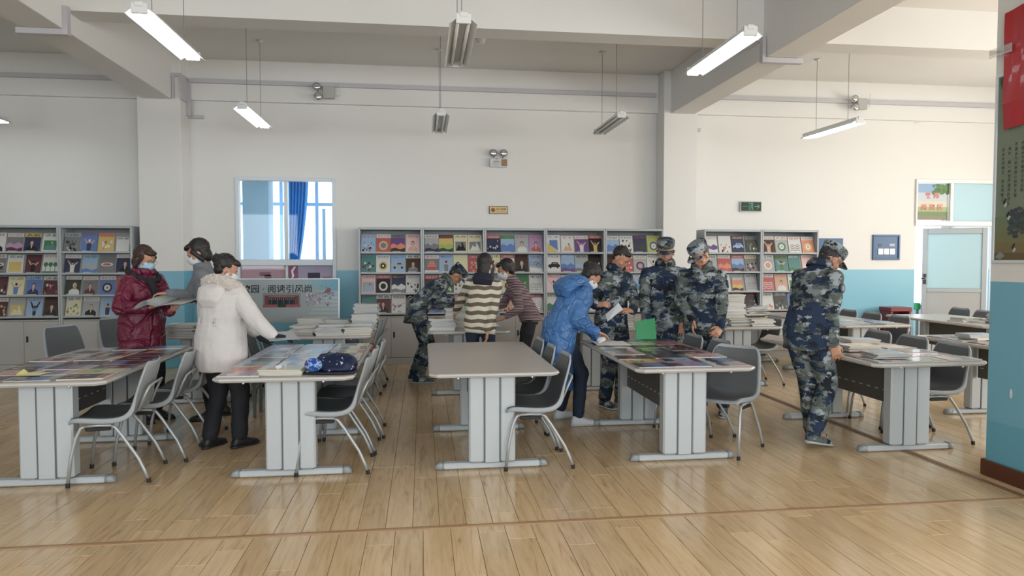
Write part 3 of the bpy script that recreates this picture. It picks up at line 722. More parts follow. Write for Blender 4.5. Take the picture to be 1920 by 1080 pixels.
for x in range(9):
    mb.add([MP @ Vector((ya_ + .01 + x * .02, -.0106, pz1 - .005)), MP @ Vector((ya_ + .03 + x * .02, -.0106, pz1 - .01)), MP @ Vector((ya_ + .02 + x * .012, -.0106, pz1 - .09))], [(0, 1, 2)], 0, srgb(40, 90, 50))
for ci, s in enumerate(['言以人可憎之，贵人可敬之', '善良，是一种世界通用的语言。', '不要认为好事很小就不去做', '不要认为坏事很小就去做']):
    x = ya_ + .055 + ci * .052
    for k, ch in enumerate(s):
        add_text(mb, ch, MP @ Matrix.Translation((x, -.0108, 2.315 - k * .031 - (0.02 if ci < 2 else 0))), h_=(.006 if ch in '，。' else (.003 if ch == '一' else .024)), w_=(.022 if ch == '一' else None), col=(.02, .03, .02))
f_ = mb.obj('painting', PRINTM); f_.parent = sc; f_.matrix_parent_inverse = Matrix.Translation((-PX, -4.1, -1.5))
mb = MB(); n = 8
zs = [2.425, 2.6, 2.85, 3.1, 3.22]; off = [.028, .035, .028, .032, .03]
V = []
for z, o_ in zip(zs, off):
    for i in range(n + 1): V.append(MP @ Vector((-4.305 + i * .065 + (3.2 - z) * .018, -o_ - .004 * math.sin(i * 1.7 + z * 5), z + (.006 * i))))
mb.add(V, [(j*(n+1)+i, j*(n+1)+i+1, (j+1)*(n+1)+i+1, (j+1)*(n+1)+i) for j in range(4) for i in range(n)], 0, srgb(172, 24, 32))
add_text(mb, '书香满园', MP @ Matrix.Translation((-3.98, -.042, 2.85)) @ Matrix.Rotation(R(-90), 4, 'Y'), h_=.10, col=srgb(120, 12, 20))
o = tag(mb.obj('banner', mat('red banner film', srgb(168, 22, 30), .45, coat=.1)), 'red glossy banner taped on the pillar above the painting', 'banner')
md = o.modifiers.new('t', 'SOLIDIFY'); md.thickness = .002
TAPE = bpy.data.materials.new('clear tape'); TAPE.use_nodes = True; _glass(TAPE, (.9, .9, .9), .25)
mb = MB().box((-4.41, -.046, 2.94), (-4.22, -.045, 3.0), M=MP @ Matrix.Translation((0, 0, 0)))
tag(mb.obj('tape', TAPE), 'clear tape holding the red banner to the pillar edge', 'tape')
tag(MB().ball((PX - .001, 4.20, .62), (.004, .014, .035), 8, 6).obj('plaster_patch', mat('patch white', (.45, .62, .68), .7)), 'small whitish plaster patch on the blue pillar', 'patch')
# paint flake near the door lintel on the wall
tag(MB().ball((8.25, WY - .003, 3.83), (.10, .012, .022), 8, 5).obj('plaster_patch', WHITE), 'pale plaster blister high on the wall above the door', 'patch')
# small furniture by the door
t = empty('stool', (8.62, 11.35, 0), label='green topped stool seen through the doorway', cat='stool')
MB().bbox((-.17, -.17, .66), (.17, .17, .78), .01).obj('seat', mat('green plastic', (.02, .30, .12), .4), t)
for sx in (-1, 1):
    for sy in (-1, 1): MB().bbox((sx*.13 - .018, sy*.13 - .018, 0), (sx*.13 + .018, sy*.13 + .018, .66), .004).obj('leg', mat('stool leg', (.18, .22, .22), .4), t)
t = empty('wooden_box', (7.68, 10.35, 0), label='dark red wooden stand against the blue dado near the door', cat='stand')
RED = mat('dark red wood', (.20, .035, .04), .4)
MB().bbox((-.19, -.15, .71), (.19, .15, .775), .006).obj('top', RED, t)
for sx in (-1, 1):
    MB().bbox((sx*.16 - .02, -.14, 0), (sx*.16 + .02, .14, .71), .004).obj('side_panel', RED, t)
MB().bbox((-.14, .1, .1), (.14, .12, .71), .003).obj('back_panel', RED, t)

# ------------------------------------------------------------------ magazines
PAL = {'w': (225,225,222), 'k': (22,22,26), 'r': (190,30,35), 'b': (50,110,190), 'n': (30,40,90), 'g': (40,130,70), 'y': (215,185,60), 'o': (225,110,50), 'p': (100,50,140), 'c': (230,220,170),
       'e': (130,130,135), 't': (70,140,140), 'm': (95,30,50), 's': (140,180,220), 'l': (160,190,60), 'd': (70,40,30), 'v': (185,140,190), 'f': (215,160,130), 'a': (175,180,185), 'i': (235,190,190), 'h': (60,70,60)}
PC = {k: srgb(*v) for k, v in PAL.items()}
NAMES = {'w': 'white', 'k': 'black', 'r': 'red', 'b': 'blue', 'n': 'navy', 'g': 'green', 'y': 'yellow', 'o': 'orange', 'p': 'purple', 'c': 'cream', 'e': 'grey', 't': 'teal', 'm': 'maroon', 's': 'pale blue', 'l': 'lime green', 'd': 'brown', 'v': 'lilac', 'f': 'tan', 'a': 'light grey', 'i': 'pink', 'h': 'dark green'}
def magazine_mb(wd_, ht, th, bgc, tc, title, art, cs, rnd, tiny=False):
    """magazine standing in XZ, spine edge left, bottom centre at origin, front towards -y"""
    mb = MB(); hw = wd_ / 2; P_ = srgb(226, 222, 214)
    mb.box((-hw, -th, 0), (hw, -th + .0012, ht), 0, PC[bgc]); mb.box((-hw, -.0012, 0), (hw, 0, ht), 0, PC[bgc])
    mb.box((-hw + .001, -th + .0012, .0015), (hw - .002, -.0012, ht - .0015), 0, P_)
    mb.box((-hw - .0006, -th, 0), (-hw, 0, ht), 0, PC[bgc])
    lay = [0]
    def poly(pts, col, e=.0):
        lay[0] += 1; y = -th - .0003 - lay[0] * .00006
        mb.add([(-hw + u * wd_, y, v * ht) for u, v in pts], [tuple(range(len(pts)))], 0, PC[col] if isinstance(col, str) else col)
    def ell(u, v, ru, rv, col, n=12): poly([(u + ru*math.cos(2*math.pi*k/n), v + rv*math.sin(2*math.pi*k/n)) for k in range(n)], col)
    def rect(a, b, c, d, col): poly([(a, b), (c, b), (c, d), (a, d)], col)
    c1, c2, c3 = (cs + 'kkk')[:3]
    top = .80 if title else 1.0
    if art == 'P':      # bust portrait
        rect(.0, 0, 1, top, c1); x = .45 + rnd.random() * .15
        poly([(x-.36, 0), (x-.33, .22), (x-.13, .33), (x+.13, .33), (x+.33, .22), (x+.36, 0)], c2)
        poly([(x-.06, .33), (x, .16), (x+.06, .33)], 'w'); rect(x-.045, .28, x+.045, .40, 'f')
        ell(x, .50, .125, .145, c3); ell(x, .47, .10, .125, 'f')
    elif art == 'F':    # full figure
        rect(.0, 0, 1, top, c1); x = .5
        poly([(x-.12, .05), (x-.16, .45), (x+.16, .45), (x+.12, .05)], c2); ell(x, .56, .075, .09, 'f'); ell(x, .60, .08, .07, c3)
        poly([(x-.16, .42), (x-.36, .68), (x-.30, .70), (x-.08, .47)], 'f'); poly([(x+.08, .47), (x+.30, .62), (x+.35, .58), (x+.16, .40)], 'f')
    elif art == 'L':    # landscape
        rect(0, 0, 1, top, c1); poly([(0, 0), (0, .42), (.2, .5), (.45, .38), (.7, .52), (1, .4), (1, 0)], c2); poly([(0, 0), (0, .2), (.3, .26), (.65, .16), (1, .24), (1, 0)], c3)
    elif art == 'B':    # inset picture
        rect(.10, .08, .90, .62, c1); poly([(.12, .10), (.35, .42), (.5, .3), (.68, .5), (.88, .1)], c2); ell(.6, .5, .07, .07, c3)
    elif art == 'C':    # roundel
        rect(0, 0, 1, top, c1); ell(.5, .38, .32, .26, c2, 16); ell(.5, .38, .2, .16, c3, 14); ell(.5, .38, .08, .07, c1)
    elif art in 'NM':   # crowd / many shapes
        rect(0, 0, 1, top, c1)
        for _ in range(16):
            u, v = .1 + rnd.random() * .8, .06 + rnd.random() * (.5 if art == 'N' else .66); q = .03 + rnd.random() * .06
            ell(u, v, q, q, rnd.choice([c2, c3, c2, c3, 'w']), 6)
    elif art == 'K':    # car
        rect(0, 0, 1, top, c1)
        poly([(.06, .28), (.10, .42), (.28, .46), (.40, .58), (.74, .58), (.88, .46), (.95, .40), (.95, .28)], c2); poly([(.40, .47), (.45, .55), (.68, .55), (.76, .47)], c3); ell(.24, .28, .08, .07, 'k'); ell(.76, .28, .08, .07, 'k')
    elif art == 'T':    # trees
        rect(0, 0, 1, top, c1)
        for u in (.2, .5, .8): rect(u-.02, .05, u+.02, .35, c2); ell(u, .46, .15, .13, c2, 8)
        rect(0, 0, 1, .10, c3)
    elif art == 'W':    # waves
        rect(0, 0, 1, top, c1)
        for k in range(4):
            v = .1 + k * .11
            poly([(.08, v), (.3, v+.07), (.5, v+.01), (.72, v+.07), (.92, v), (.92, v+.03), (.72, v+.10), (.5, v+.04), (.3, v+.10), (.08, v+.03)], c2)
    elif art == 'H':    # diagonals
        rect(0, 0, 1, top, c1); poly([(0, 0), (0, .6), (.85, 0)], c2); poly([(.2, .45), (.2, .72), (.8, .72), (.8, .1)], c3)
    elif art == 'R':    # five interlocking rings
        rect(0, 0, 1, top, c1); poly([(0, 0), (0, .3), (1, .18), (1, 0)], c2)
        for u, v, c in ((.18, .5, 'b'), (.5, .5, 'k'), (.82, .5, 'r'), (.34, .42, 'y'), (.66, .42, 'g')):
            for k in range(10):
                a, b = 2*math.pi*k/10, 2*math.pi*(k+1)/10
                poly([(u+.15*math.cos(a), v+.12*math.sin(a)), (u+.15*math.cos(b), v+.12*math.sin(b)), (u+.115*math.cos(b), v+.09*math.sin(b)), (u+.115*math.cos(a), v+.09*math.sin(a))], c)
    elif art == 'D':    # bowl
        rect(0, 0, 1, top, c1); poly([(.12, .45), (.2, .2), (.8, .2), (.88, .45)], c2); ell(.5, .46, .40, .10, 'w', 14); ell(.5, .46, .28, .06, c3)
    elif art == 'G':    # pagoda
        rect(0, 0, 1, top, c1); rect(.25, .1, .75, .36, c3); 
        for k, v in enumerate((.34, .46, .57)): q = .38 - k * .09; poly([(.5-q, v), (.5-q*.7, v+.08), (.5+q*.7, v+.08), (.5+q, v)], c2)
        rect(0, 0, 1, .12, 'w')
    elif art == 'U':    # arms raised
        rect(0, 0, 1, top, c1); poly([(.42, 0), (.40, .3), (.62, .3), (.60, 0)], c2); ell(.51, .50, .07, .08, c2)
        poly([(.36, .40), (.2, .80), (.27, .80), (.46, .5)], c2); poly([(.66, .40), (.86, .82), (.80, .84), (.56, .5)], c2)
        rect(.40, .28, .62, .46, c3)
    if title:
        rect(0, top, 1, 1, bgc); V, F = text_geo(title)
        xs = [v[0] for v in V]; ys = [v[1] for v in V]; W = max(xs)-min(xs); H = max(ys)-min(ys); cx = (max(xs)+min(xs))/2; cy = (max(ys)+min(ys))/2
        sw = wd_ * .84 / W; s_ = min(sw, ht * .13 / H); lay[0] += 1; y = -th - .0006 - lay[0] * .00006
        mb.add([((v[0]-cx)*sw*.98, y, ht*.895 + (v[1]-cy)*min(s_*1.25, ht*.14/H)) for v in V], F, 0, PC[tc])
    if not tiny and art in 'PLFU': rect(.12, .03, .7, .055, 'w')
    return mb
# one line per rack: rows top to bottom; "cover words|bg|title colour|title|art|colours"
COVERS = [
 ["man in black suit|w|r|意林|P|wkk;purple mountain|w|r|当代青年|L|evm;yellow framed portrait|y|k|人物|P|nkk;green plate|w|k|读者|B|gtl",
  "brown bowl|w|r|意林|D|edd;yellow square|w|k|花城|B|yyy;basketball player|m|m||F|mkk;green trees|w|r|青年文摘|T|wgg",
  "red theatre crowd|m|r||N|mkw;girl in blue dress|c|g|小说|F|cbk;bearded man|s|k|山花|P|bnk;red concert|w|k|读者|N|mrk",
  "red folk picture|w|r|当代青年|N|dof;gold pages|a|y|收获|B|ycc;raised arms|s|p|DAYS|U|skb;pointing man|m|m||P|dkk"],
 ["old film set|a|k|大众摄影|N|ehk;astronaut|b|r|三联生活周刊|F|bnw;orange festival|o|r|青年文摘|N|yor;plain white|w|k|瞭望|S|w",
  "dancer in white|w|r|演讲与口才|F|nwk;ice field|s|g|地理|L|sab;fruit bowl|e|r||D|eer;man on dark blue|w|r|演讲与口才|P|nkd",
  "woman with hat|w|r|演讲与口才|P|hwc;bald man|w|r|演讲与口才|P|emd;wristwatch|w|r|青年文摘|C|bdw;red scene|r|w|三联|N|rkb",
  "white alphabet sketch|w|k|读书|M|cel;grey haired man|w|r|演讲与口才|P|ake;blue horse statue|s|n||F|snn;blue evening|b|w||L|snk"],
 ["sports team|s|r|老年人|N|srk;red and yellow badge|w|r|青年文摘|C|ryb;sunset mountains|e|k|兰州学刊|L|pod;woman portrait|i|r|瑞丽|P|ifd",
  "folk painting|m|r||N|tmk;yellow apple drawing|w|k|当代文艺|C|wyk;motorcycle rider|s|b|MERGOUT|K|san;couple by window|w|k|青春|P|dek",
  "white arcade|i|k|小说月报|B|ase;white speech bubble|r|w|三联生活周刊|C|kwk;riverside cafe|n|y|MERGOUT|L|nwe;two dancers|w|r|人民文学|N|wkk",
  "teal night|t|n||L|tnk;man writing|w|k|青春|P|mkk;pink blossoms|w|k|健康指南|N|wev;dark street|k|w|人文|N|ekd"],
 ["grey beach|w|k|健康指南|L|aen;child in rape field|m|r|人民中国|L|ylh;man in dark suit|c|k|大师|B|ekk;man in white shirt|c|k|大师|B|ews",
  "red pagoda|w|r|老年人|G|eor;statue|s|n|MERGOUT|F|sen;plain cream|c|c||S|c;red crowd|r|w|三联生活周刊|N|rdf",
  "dark red building|r|w|时代|L|mek;green figures|w|g|家庭|N|gwk;pale meeting|w|r|意林|N|wke;street scene|w|k|小说|N|ekw",
  "night city|k|w|都市|L|knb;navy poster|n|w|科技|L|nkb;white garden|w|g|花卉|T|wgl;orange sun|o|w|中国|C|oyr"],
 ["stones and fabric|r|w|三联生活周刊|M|nkw;blue islands|g|l|小说选刊|L|sbb;woman in white|a|r|新青年|P|awk;red haired reader|v|r|知音|P|vrk",
  "cream drawing|c|k|书法|F|ced;red title|r|w|三联生活周刊|L|wre;bearded old man|m|m||P|dka;five rings|s|r|读者|R|sww",
  "grey pages|a|k|文学|N|aek;golden dial|w|k|读者|C|wyd;girl in white dress|l|k||F|gwk;white notes|w|k|笔记|W|wek",
  "people at table|w|r|家庭|N|wek;brown crowd|w|k|当代文艺|N|fdk;orange tree|o|i|青年|T|okb;red stripes|r|w|新闻|W|wrr"],
 ["blue and yellow poster|w|b|艺术|H|wyb;tan doorway|w|r|艺术|B|wfe;purple skater|w|r|青年文摘|F|pwp;golden dancer|r|w|三联生活周刊|F|kyd",
  "black car|w|k|汽车之友|K|wke;blue dusk|s|w|天文|L|sbp;grey skyline|a|k|建筑|L|ase;green leaves on black|k|w||N|kgg",
  "dancer on pink|i|r|舞蹈|F|iwk;blue interview|w|b|访谈|P|snk;yellow field|w|g|农业|L|slg;red drum|w|r|民族|C|wry",
  "green poster|w|g|环保|L|wgg;black tower|w|k|建筑|H|wke;white bridge|w|b|桥梁|W|wbb;red lantern|w|r|中国|C|wro"],
 ["blue seashore|w|k|汽车维修|L|sbb;black ink letters|w|k|艺术评论|M|wkk;blue swirl|n|r|三联生活周刊|L|nhn;purple animal on green|l|r|读者文摘|C|lpw",
  "dark portrait|k|w||P|dkk;red porcelain|w|r|青年|N|ror;maroon flower|w|r|三联生活周刊|C|amv;white lily|w|k|大众文艺|F|wak",
  "purple building|r|w|三联|B|pek;green and red blocks|l|r|读者|H|lor;blue lake|w|b|旅游|L|sbt;red paper cut|w|r|民间|C|wrr",
  "violinist in gold|w|k|音乐爱好者|F|wyk;white sculpture|w|k|雕塑|F|wae;blue sky|w|b|航空|L|sbw;yellow lamp|w|k|设计|C|wyy"],
 ["purple ink hills|w|r|小说月刊|L|wpw;red skaters|d|k||N|wrk;blue racing cars|m|w|三联生活周刊|K|nsb;grey stone rubbing|e|k|书法|N|heh",
  "boy portrait|w|k|爱情婚姻|P|ank;red worker|w|r|当代青年|L|ror;seaside cliff|r|w|三联生活周刊|L|sbd;gathering crowd|c|m|人民文学|N|ekr",
  "white sketch|w|k|文艺|W|wek;black bird drawing|w|r|三联生活周刊|N|wkk;small orange sunset|a|w|旅行|L|oyd;grey lines|a|k|诗刊|W|aek",
  "pink pages|i|r|家|N|iek;maroon crowd|m|w|青年|N|mke;red dancer|m|w|舞|F|mrk;dark stage|k|r|戏剧|N|kmr"],
 ["brown statue|w|r|三联生活周刊|F|dfk;green arc|w|r|人民|C|agw;black waves|w|r|视野|W|wkk;orange fruit|w|r|中国经济|C|oyw",
  "orange map|w|k|自然|C|awo;green diver|g|r|三联|F|tgk;teal underwater|t|w|国家|L|ttg;pink cartoon|i|r|当代青年|N|ikw",
  "red pattern|w|r|视野|W|rww;woman with black hair|f|o|小说|P|fwk;green book|w|k|二|B|ggg;white cover with stripes|w|k|法律|W|wae",
  "red flowers|w|k|收藏家|N|wro;dark rubbing|e|w|书法|N|hek;blue spine|b|w|蓝|S|b;orange poster|o|w|新|S|o"],
]
ORD = ['first', 'second', 'third', 'fourth', 'fifth', 'sixth', 'seventh', 'eighth', 'ninth', 'tenth', 'eleventh', 'twelfth', 'thirteenth', 'fourteenth', 'fifteenth', 'sixteenth', 'seventeenth', 'eighteenth', 'nineteenth', 'twentieth']
ROW = ['top row', 'second row', 'third row', 'bottom row']
rnd = random.Random(11)
for ri, (x0, x1, rname) in enumerate(RK):
    inner = x1 - x0 - .06; pitch = inner / 4
    for row in range(4):
        tilt = R(-16); M = Matrix.Translation((0, RY + .045, TIERS[row])) @ Matrix.Rotation(tilt, 4, 'X')
        for k, cv in enumerate(COVERS[ri][row].split(';')):
            words, bgc, tc, title, art, cs = cv.split('|')
            wd_ = .198 + rnd.random() * .012; ht = .262 + rnd.random() * .016
            if 'small' in words or 'plain white' in words: wd_ *= .85; ht *= .82
            x = x0 + .03 + pitch * (k + .5) + rnd.uniform(-.004, .004)
            o = magazine_mb(wd_, ht, .006, bgc, tc, title, art, cs, rnd).obj('magazine', PRINT)
            o.matrix_world = M @ Matrix.Translation((x, -.003 - (k % 2) * .0005, .003 + .105 * math.sin(R(abs((k*37+row*11) % 3 - 1) * .8)))) @ Matrix.Rotation(R(rnd.uniform(-.8, .8)), 4, 'Y')
            tag(o, f'{words} cover magazine, {ORD[k]} on {ROW[row]} of {rname}', 'magazine', f'magazines displayed on the {rname}')

# magazines lying on the tables: (table, place name, list of rows from front; each item x, y, rotation, cover bg, title colour, art, colours)
ARTS = ['P', 'L', 'N', 'B', 'C', 'F', 'L', 'N', 'M']
def lay(x, y, z, rz, size, th, bgc, art, cs, label, group, tc='r', title='', name='magazine'):
    o = magazine_mb(size[0], size[1], th, bgc, tc, title, art, cs, rnd, True).obj(name, PRINT)
    o.matrix_world = Matrix.Translation((x, y, z)) @ Matrix.Rotation(rz, 4, 'Z') @ Matrix.Rotation(R(-90), 4, 'X') @ Matrix.Translation((0, 0, -size[1] / 2))
    return tag(o, label, name if name != 'magazine' else 'magazine', group)
def grid(tx, ty, nx, rows, z0, wid, cols, place, sz=(.2, .275), skew=0, rot=0., jitter=.012, skip=(), th=(.003, .008), x_off=0., dy=None):
    n = 0; dy = dy or .285
    for r_ in range(rows):
        for c_ in range(nx):
            code = cols[n % len(cols)]; n += 1
            if (r_, c_) in skip: continue
            bgc, art, cs = code[0], code[1], code[2:]
            px = wid / nx
            x = tx - wid / 2 + px * (c_ + .5) + rnd.uniform(-jitter, jitter) + x_off + skew * r_; y = ty + .155 + dy * r_ + rnd.uniform(-jitter, jitter)
            t_ = rnd.uniform(*th)
            lay(x, y, z0 + t_ * 0 + .0008 + ((r_ * nx + c_) % 2) * (th[1] if px < sz[0] * 1.05 else 0), rot + R(rnd.uniform(-5, 5)), sz, t_, bgc, art, cs,
                f'{NAMES[bgc]} magazine, {ORD[c_]} from left, {ORD[r_]} row from front, on {place}', f'magazines lying on {place}', tc=rnd.choice('rkwb'), title=rnd.choice(['青年文摘', '当代', '读者', '三联', '小说', '意林']))
TZ = .7505
# magazines lie with their long side along x: rotate a quarter turn
Q = R(-90)
grid(-2.53, 4.72, 3, 8, TZ, .88, ['mNdfk', 'aLbne', 'fNdmw', 'dPfkk', 'iLemw', 'cBlyd', 'wNkem', 'vLepk', 'ePmdk', 'aLbem', 'dNkmr', 'nLkbp', 'fLdoe', 'cNefd', 'mPkdd', 'wBsee', 'oLdym', 'eNmkd', 'iLmdf', 'aBnbw', 'dLeok', 'cNwee', 'mLkrd', 'sLabe'], 'far left front table', sz=(.205, .28), rot=Q, dy=.222, jitter=.018, th=(.004, .012))
grid(-.93, 4.72, 3, 8, TZ, .88, ['wLvie', 'cNkew', 'aLssw', 'iNorw', 'sLwaw', 'eLdye', 'wLaes', 'sLwsw', 'fLsew', 'aLeds', 'sBwsa', 'wLeaf', 'iLaev', 'sLaws', 'cLesf', 'wNeiv', 'sLswa', 'fLcde', 'aLwse', 'wLssa', 'eLcda', 'wLvae', 'sLaas', 'cBdee'], 'blue bag table', sz=(.205, .275), rot=Q, dy=.222, skip=((0, 2), (0, 1)), jitter=.006, th=(.006, .011))
grid(1.98, 4.74, 3, 8, TZ, .88, ['nLbpk', 'sPvmk', 'iLanw', 'oNymd', 'nPskk', 'nLbkw', 'dNkrm', 'eLnmk', 'wNirk', 'iLeaw', 'kNdme', 'rPmdk', 'wLeas', 'hLeld', 'mNkrd', 'cLwel', 'dPmkk', 'eNkrw', 'mPdkk', 'cBwly', 'rNrdm', 'wLsae', 'sLtnd', 'eLndk'], 'soldiers table', sz=(.205, .28), rot=Q, dy=.220, jitter=.014, th=(.004, .010))
grid(3.87, 4.76, 3, 7, TZ, .90, ['aLiew', 'cNeif', 'wLefi', 'rLiwm', 'fLcdw', 'aNiem', 'cLfea', 'wLcfw', 'iNdef', 'wLaif', 'eLcfw', 'fLwia', 'cNfaw', 'wLrii', 'iLfcw'], 'lone soldier table', sz=(.205, .28), rot=Q, dy=.235, jitter=.02, th=(.005, .012))
grid(5.58, 4.95, 3, 6, TZ, .88, ['wLaei', 'rLiew', 'cLwfa', 'eLkrd', 'iLrfw', 'aLswe'], 'table cut off by pillar', sz=(.205, .28), rot=Q, dy=.25, jitter=.03)
grid(5.46, 7.65, 3, 3, TZ, .86, ['wLsae', 'nLkse', 'iLwae', 'sLben', 'aLewk'], 'table behind lone soldier', sz=(.205, .28), rot=Q, dy=.26, jitter=.03, skip=((1, 1), (2, 0)))

def stack(x, y, n, place, z0=TZ, size=(.21, .285), th=(.008, .016), cols='waescw', rot=Q, jit=.012, twist=6):
    z = z0
    for i in range(n):
        t_ = rnd.uniform(*th); c = rnd.choice(cols)
        pos = 'topmost' if i == n - 1 else ('bottom one' if i == 0 else ORD[i] + ' from bottom')
        lay(x + rnd.uniform(-jit, jit), y + rnd.uniform(-jit, jit), z + .0004, rot + R(rnd.uniform(-twist, twist)), size, t_, c, 'L' if i == n - 1 else 'S', rnd.choice(['eaw', 'sae', 'cfw']),
            f'{NAMES[c]} journal, {pos} of {place}', f'journals in the {place}', name='journal')
        z += t_ + .001
    return z
# far left rear table: slumping piles
stack(-2.16, 7.62, 12, 'old pile right of the maroon coat', cols='accaew', th=(.012, .022), jit=.025, twist=12)
stack(-2.50, 7.60, 8, 'old pile behind the maroon coat', cols='accaew', th=(.010, .018), jit=.02, twist=12)
stack(-2.18, 8.10, 9, 'rear pile right of the maroon coat', cols='aceaw', th=(.012, .02), jit=.02, twist=12)
# blue bag table
stack(-.96, 4.90, 5, 'cream pile at front of blue bag table', cols='cwc', th=(.006, .009), jit=.008, twist=4)
# poster board table
stack(-.68, 7.42, 4, 'yellow pile at front right of poster table', cols='yycf', th=(.016, .022))
stack(-.98, 7.42, 4, 'blue and white pile at front of poster table', cols='sbwa', th=(.012, .018))
stack(-1.27, 7.42, 4, 'dark pile at front left of the poster table', cols='eeka', th=(.008, .014))
stack(-.68, 7.70, 5, 'second pile at right of the poster table', cols='fcae', th=(.014, .02))
stack(-.98, 7.70, 6, 'cream middle pile of poster table', cols='cwsa', th=(.010, .018), twist=10)
stack(-1.27, 7.72, 5, 'grey pile at left of the poster table', cols='aews', th=(.012, .018), twist=12)
stack(-.66, 8.02, 11, 'white rear right pile on poster table', cols='wwas', th=(.012, .018), jit=.006, twist=3)
stack(-.66, 8.34, 15, 'tall white pile at back of poster table', cols='wwase', th=(.014, .019), jit=.014, twist=7)
stack(-.96, 8.05, 7, 'rear middle pile of the poster table', cols='aelc', th=(.012, .02), jit=.02, twist=14)
stack(-1.26, 8.05, 7, 'rear left pile of the poster table', cols='caew', th=(.012, .02), jit=.02, twist=14)
# table between bending soldier and striped sweaters
stack(.22, 7.82, 8, 'book pile under the bending soldier', cols='wwas', th=(.012, .018), jit=.012)
stack(.40, 8.10, 12, 'taller book pile under bending soldier', cols='wceaw', th=(.014, .02), jit=.01)
stack(.76, 8.20, 14, 'coloured pile between the striped sweaters', cols='bnrewsm', th=(.012, .018), jit=.012)
# behind the reading soldier
stack(2.30, 7.88, 6, 'white pile behind the reading soldier', cols='wwae', th=(.022, .03), jit=.012)
stack(2.02, 7.85, 5, 'low pile behind the blue coat sleeve', cols='waek', th=(.012, .02), jit=.02)
# behind the capped soldiers
stack(4.02, 7.84, 4, 'low front pile right of capped soldiers', cols='wweh', th=(.018, .024), jit=.02)
stack(3.78, 7.86, 5, 'grey front pile right of capped soldiers', cols='aeeh', th=(.014, .02), jit=.02)
stack(3.84, 8.22, 18, 'tall white pile right of capped soldiers', cols='wwaw', th=(.016, .024), jit=.018, twist=6)
stack(3.55, 8.16, 8, 'rear corner pile behind capped soldiers', cols='whee', th=(.012, .018), jit=.02, twist=14)
# lone soldier table front piles
stack(3.66, 5.02, 5, 'front left pile of lone soldier table', z0=TZ + .016, cols='wacw', th=(.006, .010), jit=.02, twist=10)
stack(3.70, 5.46, 3, 'thin middle pile of lone soldier table', z0=TZ + .016, cols='cfw', th=(.012, .016), jit=.02, twist=14)
stack(4.06, 5.94, 3, 'white back pile of lone soldier table', z0=TZ + .016, cols='wi', th=(.008, .014), jit=.02, twist=14)
stack(5.42, 6.10, 3, 'small pile on table cut by pillar', z0=TZ + .01, cols='cw', th=(.014, .02), jit=.02, twist=10)
stack(7.16, 7.70, 6, 'pile nearest the glass door', cols='dfiw', th=(.016, .022), jit=.03, twist=14)
stack(6.92, 8.0, 3, 'low rear pile nearest the glass door', cols='hew', th=(.012, .02), jit=.03, twist=20)
# newspapers sagging at the back by the rightmost rack
stack(4.95, 9.85, 9, 'newspaper heap before the rightmost rack', z0=.7505, size=(.27, .38), cols='eaeh', th=(.006, .012), jit=.03, twist=20)
t_ = make_table(4.95, 9.53, .6, .68, label='low end table carrying newspapers in front of the rightmost rack')

# poster board standing on the table, leaning back
t = empty('poster_board', (0, 0, 0), label='large printed poster board with black brush lettering on the rear table', cat='poster board')
bx0, bx1 = -2.46, -1.06; MBD = Matrix.Translation((0, 8.98, .752)) @ Matrix.Rotation(R(-4), 4, 'X')
bw, bh = bx1 - bx0, .55
mb = MB().box((bx0, 0, 0), (bx1, .012, bh), 0, srgb(175, 190, 195), M=MBD)
mb.obj('board', PRINTM, t)
mb = MB()
for a, b in (((bx0 - .006, -.003, 0), (bx0 + .004, .015, bh)), ((bx1 - .012, -.003, 0), (bx1 + .006, .015, bh)), ((bx0, -.003, bh - .006), (bx1, .015, bh + .006))): mb.bbox(a, b, .001, M=MBD)
mb.obj('edge_trim', mat('shiny white edge', (.75, .82, .85), .25), t)
mb = MB(); lay_ = [0]
def br(a, b, c, d, col, M=MBD): lay_[0] += 1; y = -.0005 - lay_[0] * .00004; mb.add([M @ Vector((x, y, z)) for x, z in ((a, c), (b, c), (b, d), (a, d))], [(0, 1, 2, 3)], 0, srgb(*col))
for i in range(10): br(bx1 - .42 + i * .040, bx1 - .012, bh - .12 - i * .004, bh - .008, (165 - i * 10, 195 - i * 3, 205))
for i in range(6): br(bx1 - .40 + i * .03, bx1 - .012, .05 + i * .05, .07 + i * .05, (190, 205, 215))
add_text(mb, '书香校园 · 阅读引风尚', MBD @ Matrix.Translation((bx1 - .88, -.003, bh - .125)), w_=1.08, h_=.105, col=(.015, .015, .02), bold=.012)
br(bx0 + .22 + .24, bx0 + .22 + .70, .19, .37, (150, 155, 158)); br(bx0 + .22 + .26, bx0 + .22 + .68, .20, .34, (130, 38, 48)); br(bx0 + .22 + .31, bx0 + .22 + .63, .215, .31, (30, 36, 50))
for i in range(13):
    x = bx0 + .22 + .315 + i * .024; br(x, x + .015, .215, .29, [(35, 45, 70), (60, 90, 110), (25, 28, 40)][i % 3]); br(x + .003, x + .011, .288, .303, (200, 160, 140))
br(bx0 + .22 + .24, bx0 + .22 + .42, .19, .225, (175, 60, 75)); br(bx0 + .22 + .52, bx0 + .22 + .70, .19, .225, (175, 60, 75)); br(bx0 + .22 + .42, bx0 + .22 + .52, .19, .22, (20, 60, 40))
add_text(mb, '热烈庆祝图书馆读书活动', MBD @ Matrix.Translation((bx0 + .22 + .47, -.004, .326)), w_=.32, h_=.018, col=srgb(220, 180, 180))
rr = random.Random(9)
for i in range(70):
    x, z = bx1 - .42 + rr.random() * .34, .20 + rr.random() * .16; s = .006 + rr.random() * .016
    c = rr.choice([(200, 110, 120), (185, 70, 85), (225, 210, 215), (230, 225, 230), (130, 140, 185)]) if x < bx1 - .25 else rr.choice([(120, 130, 180), (90, 95, 150), (225, 215, 225), (170, 150, 190)])
    br(x, x + s, z, z + s * 1.2, c)
